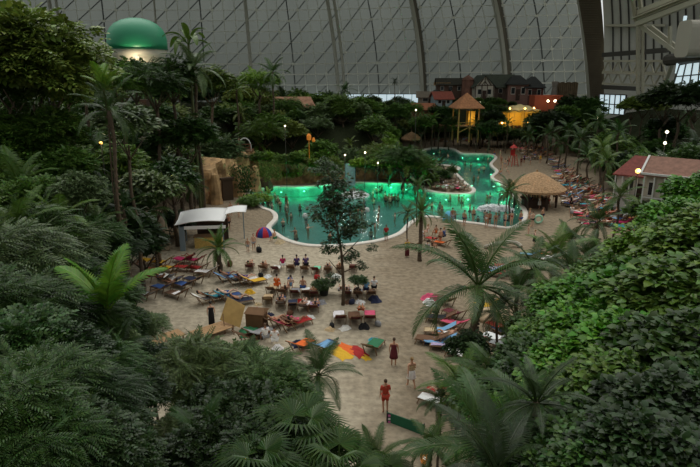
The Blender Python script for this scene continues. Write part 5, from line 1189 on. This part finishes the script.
# ================================================================== VEGETATION
PROT = [(203, 300, 166, 190, 74), (180, 236, 212, 240, 62), (150, 420, 232, 350, 999), (240, 530, 186, 240, 999), (430, 500, 147, 186, 999), (380, 412, 320, 420, 999), (500, 575, 150, 200, 999), (560, 600, 178, 230, 999), (592, 634, 208, 240, 999), (622, 700, 152, 200, 60), (425, 560, 78, 101, 135), (452, 478, 98, 130, 122), (500, 560, 100, 122, 126),
        (598, 700, 0, 92, 999), (108, 166, 15, 50, 999), (345, 420, 93, 96, 170), (205, 245, 140, 150, 80), (299, 318, 130, 140, 84), (265, 305, 98, 107, 100), (300, 412, 168, 184, 76), (395, 420, 128, 150, 110), (430, 455, 116, 128, 120), (598, 628, 94, 112, 120), (420, 560, 186, 215, 999)]
SIL = [(-60, 20), (0, 30), (45, 45), (60, 52), (90, 58), (104, 70), (172, 70), (190, 64), (215, 72), (240, 78), (300, 92), (350, 94), (400, 100), (440, 106), (500, 108), (560, 100), (600, 106), (640, 98), (700, 84), (800, 70)]
def sil(x):
    for (a, b), (c, d) in zip(SIL, SIL[1:]):
        if a <= x <= c: return b+(d-b)*(x-a)/(c-a)
    return 70
def fill(n, box, mind, zone, kinds, cols, hr, smul=1, seed=0, dmin=0.5, dmax=999):
    r = random.Random(seed); P = []; tries = 0
    while len(P) < n and tries < 9000:
        tries += 1
        x = r.uniform(box[0], box[1]); y = r.uniform(box[2], box[3]); px, py, dep = proj((x, y, 3))
        if dep < 5 or px < -70 or px > 770: continue
        if inpoly([x], [y], FLAT)[0] or (px > 585 and y > 108): continue
        dd = dist([x], [y], FLAT)[0]
        if dd < dmin or dd > dmax: continue
        md = mind*(.75+dep/160)
        if any((x-a)**2+(y-b)**2 < md*md for a, b in P): continue
        kd = r.choice(kinds); s = r.uniform(.75, 1.25)*smul; gz = hz(x, y); h = r.uniform(*hr); top = gz+h
        tx, ty, td = proj((x, y, top)); sl = sil(tx)+r.uniform(-3, 14)
        if ty < sl:
            top = D(px, sl, y).z; ty = sl
        if top-gz < 1.6: continue
        rad = 2.6*s*F/dep; by = proj((x, y, max(gz, top-4.2*s)))[1]; bad = False
        for x0, x1, y0, y1, dq in PROT:
            if dep < dq and px+rad*.8 > x0 and px-rad*.8 < x1 and by > y0 and ty < y1: bad = True; break
        if bad:
            s *= .5; kd = 'shrub' if kd not in ('farpalm', 'fine', 'royal') else kd; top = gz+min(h, 2.2); ty = proj((x, y, top))[1]; by = proj((x, y, gz))[1]; rad = 1.3*F/dep
            if any(dep < dq and px+rad*.7 > x0 and px-rad*.7 < x1 and by > y0 and ty < y1 for x0, x1, y0, y1, dq in PROT) or top-gz < 1: continue
            s = 1.2
        P.append((x, y)); plant(kd, Vector((x, y, top)), s, r.choice(cols), zone)
    return len(P)
c_d = ['dark', 'dark', 'mid', 'deep', 'olive', 'mid']
nn = []
nn.append(fill(70, (-95, -19, 50, 90), 4.2, 'on slope left of lagoon', ['far', 'far', 'farpalm', 'big', 'airy', 'far'], ['dark', 'grey', 'mid', 'dark', 'mid'], (6, 10), 1.0, 1))
nn.append(fill(70, (-120, -8, 88, 150), 6, 'before left half of hall wall', ['far', 'far', 'airy', 'farpalm', 'far'], ['dark', 'mid', 'olive', 'deep', 'mid'], (5, 9), 1.15, 2))
nn.append(fill(150, (-24, 36, 79, 150), 2.5, 'on slope behind lagoon', ['far', 'far', 'airy', 'far', 'farpalm', 'far'], ['grey', 'mid', 'olive', 'mid', 'bright'], (2.6, 4.6), .85, 3))
nn.append(fill(80, (26, 125, 62, 150), 4.6, 'behind right sunbathing strip', ['far', 'farpalm', 'far', 'farpalm', 'airy'], ['dark', 'dark', 'deep', 'mid'], (4.5, 8), 1.0, 4))
nn.append(fill(40, (20, 60, 24, 62), 3.4, 'on the near right bank', ['near', 'far', 'fine'], ['dark', 'mid', 'vivid', 'bright'], (2.5, 5.5), .9, 5))
nn.append(fill(32, (-60, -15, 24, 50), 4.0, 'in shaded left thicket', ['near', 'pinn', 'farpalm', 'far'], ['deep', 'dark', 'dark', 'grey'], (4, 8), 1.0, 6))
nn.append(fill(30, (10, 60, 112, 150), 5.5, 'in front of the village', ['far', 'farpalm', 'airy'], ['dark', 'mid', 'deep'], (2.4, 4.2), .8, 8))
nn.append(fill(60, (30, 60, 50, 135), 2.2, 'at the edge of right sunbathing strip', ['far', 'airy', 'farpalm', 'far'], ['dark', 'dark', 'mid'], (2.2, 4.2), .7, 9, .3, 9))
print('FILL', nn)
ZV = 'in the village gardens'
for px, py, d, k, s, c in ((485, 104, 130, 'far', .9, 'dark'), (492, 112, 124, 'far', .9, 'deep'), (447, 108, 130, 'far', .8, 'dark'), (433, 113, 126, 'farpalm', .9, 'mid'), (455, 100, 138, 'far', .6, 'dark'), (500, 106, 128, 'airy', .7, 'dark'), (478, 118, 121, 'farpalm', .9, 'dark'), (490, 122, 118, 'far', .8, 'dark'), (508, 119, 119, 'farpalm', .8, 'mid'), (422, 116, 122, 'far', .9, 'mid'), (395, 106, 126, 'far', 1, 'mid'), (545, 114, 122, 'farpalm', 1, 'dark'), (560, 110, 122, 'far', 1.1, 'deep'), (575, 98, 126, 'far', 1.2, 'deep'), (590, 100, 122, 'far', 1.2, 'dark'), (536, 122, 118, 'far', .9, 'dark'), (395, 78, 140, 'farpalm', .55, 'deep'), (412, 104, 130, 'airy', .8, 'mid')):
    at(k, px, py, d, s, c, ZV)
random.seed(77)
for i in range(24):
    px = 424+i*7.6+random.uniform(-3, 3); py = random.uniform(110, 130)
    if 500 < px < 538: py = random.uniform(126, 134)
    if 452 < px < 480: py = random.uniform(122, 134)
    if px > 538: py = random.uniform(104, 125)
    at(random.choice(['far', 'farpalm', 'far', 'airy']), px, py, random.uniform(127.5, 133) if px < 545 else random.uniform(112, 124), random.uniform(.6, .95), random.choice(['dark', 'mid', 'dark', 'deep']), 'below the village houses')
for i in range(24):
    px = 206+i*9+random.uniform(-3, 3)
    if 340 < px < 358 or px < 250: continue
    py = (155 if px < 300 else 160)+random.uniform(-3, 1); dd = 81.5+random.uniform(0, 2); at('far', px, py, dd, random.uniform(.35, .5), random.choice(['bright', 'mid', 'olive', 'mid']), 'on top of the lagoon cliff', base=max(hz(D(px, py, dd).x, dd), D(px, py, dd).z-2.0))
for px, py, d, s_, c in ((436, 168, 88, .45, 'mid'), (444, 171, 86, .4, 'dark'), (430, 174, 84, .45, 'mid'), (422, 176, 83, .5, 'dark'), (451, 168, 89, .35, 'olive')): at('far', px, py, d, s_, c, 'on the tongue inside the lagoon')
for px, py, d, s_, c in ((404, 148, 81, 1.0, 'dark'), (418, 156, 81, .8, 'mid'), (390, 150, 84, 1.0, 'mid'), (378, 146, 86, .9, 'olive')): at('airy', px, py, d, s_, c, 'on the tongue inside the lagoon')
for px, py, d, s_, c in ((450, 118, 126, .6, 'dark'), (459, 124, 124, .5, 'mid'), (470, 127, 123, .5, 'dark'), (482, 113, 126, .7, 'dark'), (505, 127, 123, .5, 'mid'), (516, 130, 122, .5, 'dark'), (436, 106, 132, .6, 'dark'), (492, 98, 135, .6, 'dark'), (500, 99, 135, .5, 'mid'), (512, 102, 136, .4, 'dark'), (478, 98, 137, .4, 'mid')): at('far', px, py, d, s_, c, 'below the village houses')
# hedge masses at the right edge, one lit yellow-green
for k, (px, py, d, s, c, ds) in enumerate(((634, 99, 108, .8, 'olive', 'clipped yellow-green floodlit hedge tree'), (645, 98, 108, .8, 'olive', 'clipped yellow-green floodlit hedge tree'), (655, 99, 108, .8, 'olive', 'clipped yellow-green floodlit hedge tree'), (668, 86, 96, 1.2, 'deep', 'dense blackish hedge tree'), (684, 86, 94, 1.2, 'deep', 'dense blackish hedge tree'), (700, 86, 92, 1.2, 'deep', 'dense blackish hedge tree'))):
    at('far', px, py, d, s, c, 'below the gate structure at the right', ds)
# ---- key plants, left
ZK = 'at the far left of the picture'
at('near', 18, 12, 40, 1.75, 'olive', ZK, 'huge rounded yellow-green tree'); at('near', -25, 22, 38, 1.6, 'olive', ZK, 'broad yellow-green tree'); at('near', 40, 58, 44, 1.2, 'mid', ZK)
at('far', 80, 42, 66, 1.0, 'bright', 'left of the balloon'); at('farpalm', 62, 56, 58, 1.0, 'mid', 'left of the balloon'); at('upright', 100, 60, 34, .7, 'bright', 'in front of the balloon', 'slim palm with upright bright green fronds', rz=1)
at('airy', 116, 66, 60, 1.0, 'mid', 'in front of the balloon'); at('airy', 152, 66, 62, 1.1, 'dark', 'in front of the balloon'); at('far', 170, 60, 66, 1.0, 'dark', 'right of the balloon'); at('far', 133, 62, 70, 1.0, 'dark', 'in front of the balloon')
at('royal', 192, 46, 66, 1.25, 'grey', 'right of the balloon', 'tall grey-green feather palm'); at('banana', 187, 24, 67, 1.0, 'mid', 'right of the balloon', 'tall paddle-leaved plant with two upright blades')
at('farpalm', 272, 62, 92, 1.2, 'dark', 'above the long thatched roof'); at('farpalm', 236, 80, 88, 1.0, 'mid', 'between balloon and long thatched roof'); at('airy', 258, 72, 95, 1.0, 'bright', 'left of the long thatched roof'); at('far', 210, 70, 84, 1.1, 'olive', 'right of the tall paddle-leaved plant')
at('farpalm', 345, 84, 110, .9, 'dark', 'before the hall wall, centre'); at('far', 320, 95, 112, 1, 'mid', 'before the hall wall, centre'); at('far', 365, 98, 112, .9, 'mid', 'before the hall wall, centre'); at('far', 340, 98, 100, 1, 'mid', 'before the hall wall, centre')
# tall thin tree with creeper at x~115
at('royal', 106, 84, 34, .8, 'dark', 'in front of left slope', 'tall slim palm with leaning pale trunk'); at('big', 125, 108, 40, .7, 'grey', 'in front of left slope'); at('farpalm', 85, 150, 40, 1.0, 'dark', 'in front of left slope'); at('farpalm', 65, 165, 38, 1.0, 'grey', 'in front of left slope')
at('big', 150, 172, 46, .9, 'grey', 'in front of left slope'); at('big', 170, 160, 52, .9, 'dark', 'in front of left slope'); at('farpalm', 40, 190, 34, 1.1, 'mid', 'in front of left slope'); at('farpalm', 150, 195, 44, .9, 'dark', 'in front of left slope'); at('farpalm', 120, 190, 38, 1.0, 'dark', 'in front of left slope')
at('big', 20, 205, 30, 1.0, 'mid', 'in front of left slope'); at('farpalm', 95, 205, 34, .95, 'grey', 'in front of left slope'); at('far', 185, 120, 64, 1.1, 'dark', 'left of the lookout terrace'); at('banana', 197, 118, 66, .9, 'grey', 'left of the lookout terrace'); at('farpalm', 180, 168, 60, 1.0, 'mid', 'left of the lookout terrace'); at('farpalm', 193, 178, 62, .8, 'dark', 'left of the canopy stand')
at('big', 140, 225, 44, .8, 'deep', 'left of the canopy stand'); at('far', 120, 215, 40, .9, 'deep', 'left of the canopy stand'); at('far', 175, 212, 55, .7, 'deep', 'left of the canopy stand')
# foreground left, nearest leaves coloured darker to paint in the dim corner
ZFL = 'in lower left foreground'
at('upright', 98, 238, 16, 1.0, 'lime', ZFL, 'palm with tall upright bright green fronds', rz=.5)
for i, (px, py, d, k, s, c) in enumerate(((0, 120, 37, 'near', 1.2, 'mid'), (38, 112, 38, 'near', 1.0, 'mid'), (-30, 150, 34, 'near', 1.2, 'mid'), (15, 158, 32, 'royal', .9, 'mid'), (60, 150, 36, 'near', .7, 'mid'), (30, 180, 30, 'near', .7, 'mid'), (55, 195, 28, 'royal', .7, 'mid'), (75, 175, 30, 'near', .5, 'grey'), (10, 215, 24, 'pinn', .8, 'dark'), (48, 228, 25, 'pinn', .7, 'grey'), (85, 222, 28, 'pinn', .6, 'dark'), (110, 240, 28, 'pinn', .45, 'deep'), (-20, 235, 18, 'pinn', .8, 'grey'), (25, 255, 19, 'pinn', .65, 'dark'), (60, 268, 20, 'pinn', .55, 'deep'), (-10, 285, 14, 'pinn', .6, 'dark'),
                            (100, 285, 19, 'pinn', .42, 'dark'), (35, 298, 15, 'pinn', .5, 'deep'), (75, 305, 16, 'pinn', .45, 'dark'), (118, 312, 18, 'near', .35, 'deep'), (5, 322, 12, 'near', .5, 'dark'), (95, 330, 16, 'near', .4, 'grey'), (50, 340, 12, 'near', .45, 'deep'), (135, 345, 17, 'near', .36, 'deep'), (85, 352, 12.5, 'pinn', .38, 'dark'), (120, 372, 14, 'near', .38, 'deep'),
                            (25, 368, 9.5, 'pinn', .42, 'dark'), (70, 385, 9.5, 'pinn', .36, 'deep'), (-5, 395, 8, 'pinn', .4, 'dark'), (98, 408, 11, 'near', .34, 'deep'), (60, 420, 8, 'near', .36, 'deep'), (25, 425, 7.5, 'pinn', .32, 'dark'), (100, 440, 9, 'near', .34, 'deep'), (30, 300, 14, 'royal', .6, 'dark'), (75, 270, 19, 'royal', .6, 'dark'), (112, 330, 15, 'royal', .4, 'deep'), (10, 200, 24, 'royal', .8, 'mid'), (50, 400, 9.5, 'royal', .4, 'deep'))):
    at(k, px, py, d, s, c, ZFL)
at('date', 217, 229, 45, 1.0, 'mid', 'beside the canopy stand', 'small bushy date palm')
# bottom middle thicket
ZBM = 'in bottom thicket left of path'
for i, (px, py, d, k, s, c) in enumerate(((146, 318, 19, 'pinn', .26, 'grey'), (185, 350, 17, 'pinn', .55, 'grey'), (225, 356, 17.5, 'near', .6, 'grey'), (255, 362, 17, 'pinn', .5, 'grey'), (218, 392, 15, 'near', .42, 'deep'), (245, 400, 14, 'near', .55, 'deep'), (180, 425, 14, 'pinn', .3, 'grey'), (275, 378, 16, 'near', .42, 'dark'), (215, 430, 12.5, 'near', .45, 'deep'), (265, 430, 12, 'near', .4, 'deep'), (170, 362, 18, 'pinn', .35, 'dark'))):
    at(k, px, py, d, s, c, ZBM)
at('royal', 318, 348, 18, .55, 'dark', 'at the bottom, left of the path', 'arching feather palm with slender dark fronds'); at('royal', 200, 415, 13, .42, 'dark', 'at the bottom, left of the path'); at('royal', 245, 350, 17.5, .42, 'dark', 'at the bottom, left of the path'); at('royal', 280, 372, 16.5, .5, 'dark', 'at the bottom, left of the path', 'drooping dark feather palm')
at('fanpalm', 300, 404, 12.5, .95, 'dark', 'at the bottom, left of the path', 'spiky fan palm with split fan leaves'); at('fanpalm', 338, 436, 11.5, .8, 'dark', 'at the bottom, left of the path'); at('areca', 375, 432, 12.5, .42, 'dark', 'at the bottom, left of the path'); at('fanpalm', 255, 440, 11, .8, 'dark', 'at the bottom, left of the path')
# slender tree in the middle of the beach
t1 = G(343, 305, 0)
sol = PROTO[('solo', 0)]
root = empty('slender_tree', t1)
c_ = srgb((62, 84, 50))
for k, (px, py, s) in enumerate(((333, 192, .85), (322, 176, .62), (343, 215, 1.05), (325, 222, .8), (355, 232, .85), (340, 240, .9), (332, 205, .7), (350, 264, .55), (372, 252, .3), (333, 254, .6), (362, 270, .35), (333, 283, .4))):
    p = D(px, py, t1.y-.5+(k % 3)*.6)-t1; O('foliage', sol[0], root, p-Vector((0, 0, 1.1*s)), k, c_, s*.82)
MB().tube([(0, 0, 0), (.05, 0, 1.5), (-.1, 0, 4), (-.5, 0, 6.5), (-.7, 0, 9)], [.14, .11, .09, .06, .03], 7).obj('trunk', BARK, root, True)
mb = MB()
for a, b in (((-.1, 0, 3.6), (1.2, 0, 5)), ((-.2, 0, 4.6), (-1.4, .3, 6.2)), ((0, 0, 2.2), (-1, .2, 3.4)), ((0, 0, 2.5), (1.6, -.2, 3.3)), ((-.4, 0, 6), (.4, 0, 7.6))): mb.tube([a, b], [.05, .02], 5)
mb.obj('branch', BARK, root); tag(root, 'slender glossy-leaved tree rising from the beach in front of the lagoon', 'tree')
at('shrub', 324, 279, 39.5, .55, 'dark', 'at the right end of the second row of chairs', 'potted dark shrub'); pt = MB().lathe([(.3, 0), (.38, .5), (.42, .52), (.36, .5), (.3, .45)], 14).obj('plant_pot', mat('dark_pot', (40, 44, 42), .6), loc=D(324, 299, 39.5)); pt.location.z = 0; tag(pt, 'dark round pot of the shrub in the second row', 'pot')
at('shrub', 358, 276, 39.0, .45, 'dark', 'beside the people in the second row')
# date palms by the shore
at('date', 422, 196, 47.5, .85, 'mid', 'on the sand by the near lagoon shore', 'stout date palm with thick fibrous trunk'); at('farpalm', 408, 206, 50, .5, 'dark', 'on the near lagoon shore'); at('farpalm', 418, 178, 60, .6, 'dark', 'on the near lagoon shore', base=-1.54)
for px, py, d, s, c in ((425, 163, 83, .9, 'dark'), (432, 160, 85, .8, 'mid'), (415, 168, 82, .9, 'dark'), (452, 165, 88, .7, 'dark'), (440, 158, 90, .8, 'dark'), (424, 172, 80, .8, 'mid')): at('farpalm', px, py, d, s, c, 'on the tongue inside the lagoon')
at('airy', 402, 150, 90, .9, 'dark', 'on the tongue inside the lagoon'); at('far', 414, 156, 88, .9, 'dark', 'on the tongue inside the lagoon')
at('shrub', 256, 194, 70.5, 1.1, 'bright', 'at the left end of the lagoon', 'bright green shrub'); at('farpalm', 268, 189, 72, .5, 'bright', 'at the left end of the lagoon'); at('shrub', 250, 196, 69, 1.0, 'mid', 'at the left end of the lagoon')
# palm in front of thatched shelter
at('royal', 512, 178, 62, .78, 'dark', 'in front of the wide thatched shelter'); at('farpalm', 508, 186, 60, .55, 'mid', 'in front of the wide thatched shelter')
# big arching palm and its companions
bigp = at('royal', 482, 232, 24, 1.3, 'dark', 'over the beach right of the path', 'big arching feather palm with long drooping fronds', rz=.35)
ZRP = 'right of big arching palm'
for px, py, d, s, c in ((535, 246, 32, .8, 'dark'), (558, 232, 34, .85, 'mid'), (575, 250, 30, .8, 'dark'), (520, 268, 27, .7, 'dark'), (590, 236, 36, .8, 'dark'), (548, 280, 25, .6, 'mid'), (600, 206, 50, .8, 'dark'), (622, 180, 52, .8, 'mid'), (572, 226, 44, .7, 'dark'), (500, 295, 24, .45, 'dark'), (608, 244, 34, .7, 'mid')):
    at('royal', px, py, d, s, c, ZRP)
ZRB = 'behind right sunbathing strip'
for px, py, d, s, c in ((582, 128, 88, 1.2, 'dark'), (605, 138, 78, 1.2, 'mid'), (590, 148, 84, 1.0, 'dark'), (570, 120, 98, 1.2, 'dark'), (620, 122, 84, 1.1, 'dark'), (600, 112, 100, 1.2, 'dark'), (608, 150, 70, 1.0, 'mid'), (550, 125, 105, 1.1, 'dark'), (530, 128, 112, 1.0, 'dark'), (562, 135, 98, 1.0, 'dark')):
    at('farpalm', px, py, d, s, c, ZRB)
# bottom right: palms and the big leafy mass, corner vignette painted in by darker leaf colours
ZBR = 'at the bottom, right of the path'
at('royal', 462, 362, 19, .58, 'mid', ZBR, 'arching feather palm with fresh inner fronds', rz=1.1); at('royal', 495, 350, 17.5, .6, 'dark', ZBR); at('royal', 442, 384, 19.5, .36, 'dark', ZBR)
at('royal', 556, 402, 11.5, 1.0, 'dark', ZBR, 'very close feather palm with broad dark fronds', rz=2.9); at('fine', 540, 368, 11, .62, 'deep', ZBR, 'upright fine-leaved palm', rz=.4); at('areca', 512, 396, 13, .55, 'lime', ZBR, 'lime green young palm'); at('royal', 500, 430, 9.5, .55, 'deep', ZBR)
at('fanpalm', 388, 460, 11.5, .5, 'dark', ZBR)
at('royal', 492, 398, 12, .8, 'dark', ZBR, 'low feather palm spreading over the banner end', rz=2.9); at('farpalm', 432, 428, 13, .42, 'dark', ZBR)
ZRM = 'in lower right leafy mass'
for i, (px, py, d, s, c) in enumerate(((712, 172, 30, .8, 'vivid'), (684, 200, 27, .7, 'vivid'), (652, 228, 25, .7, 'bright'), (715, 215, 22, .9, 'mid'), (612, 262, 24, .7, 'mid'), (575, 284, 22, .62, 'vivid'), (650, 268, 19, .8, 'vivid'), (700, 262, 17, .85, 'mid'), (600, 306, 18, .62, 'vivid'), (640, 318, 15, .65, 'vivid'), (690, 325, 13, .7, 'dark'), (558, 320, 19, .55, 'mid'), (575, 345, 15, .5, 'vivid'), (620, 362, 12, .5, 'mid'),
                                  (675, 385, 10, .5, 'deep'), (560, 385, 13, .42, 'mid'), (600, 410, 10.5, .42, 'dark'), (645, 425, 8.5, .42, 'deep'), (700, 440, 8, .45, 'deep'), (570, 430, 10, .38, 'dark'), (540, 318, 21, .45, 'dark'), (530, 440, 10, .36, 'dark'), (605, 445, 8.5, .36, 'dark'), (700, 375, 11, .5, 'dark'), (535, 345, 17, .5, 'dark'), (520, 372, 16, .42, 'deep'), (490, 380, 16, .4, 'dark'), (470, 335, 22, .35, 'deep'))):
    at('creeping', px, py, d, s, c, ZRM)

# ================================================================== LIGHT
w = bpy.data.worlds.new('hall_light'); sc.world = w; w.use_nodes = True; nt = w.node_tree; N = nt.nodes; L = nt.links; bg = N['Background']
tc = N.new('ShaderNodeTexCoord'); dt = N.new('ShaderNodeVectorMath'); dt.operation = 'DOT_PRODUCT'; v = Vector((.08, .48, .87)).normalized(); dt.inputs[1].default_value = v
L.new(tc.outputs['Generated'], dt.inputs[0]); cr = N.new('ShaderNodeValToRGB'); cr.color_ramp.elements[0].position = 0; cr.color_ramp.elements[0].color = (.20, .21, .20, 1); cr.color_ramp.elements[1].position = 1; cr.color_ramp.elements[1].color = (.98, 1, .97, 1)
e = cr.color_ramp.elements.new(.4); e.color = (.50, .52, .51, 1); L.new(dt.outputs['Value'], cr.inputs[0]); L.new(cr.outputs[0], bg.inputs[0]); bg.inputs[1].default_value = 1.0
sl_ = bpy.data.lights.new('roof_daylight', 'SUN'); sl_.energy = .55; sl_.angle = math.radians(50); sl_.color = (1, .98, .93); so = link(bpy.data.objects.new('roof_daylight', sl_)); so.rotation_euler = (math.radians(-28), math.radians(-12), 0)
sc.view_settings.view_transform = 'Standard'; sc.view_settings.look = 'None'; sc.view_settings.exposure = .3; sc.view_settings.gamma = 1
sc.cycles.max_bounces = 6; sc.cycles.transparent_max_bounces = 8; sc.cycles.use_denoising = True
finish_labels()
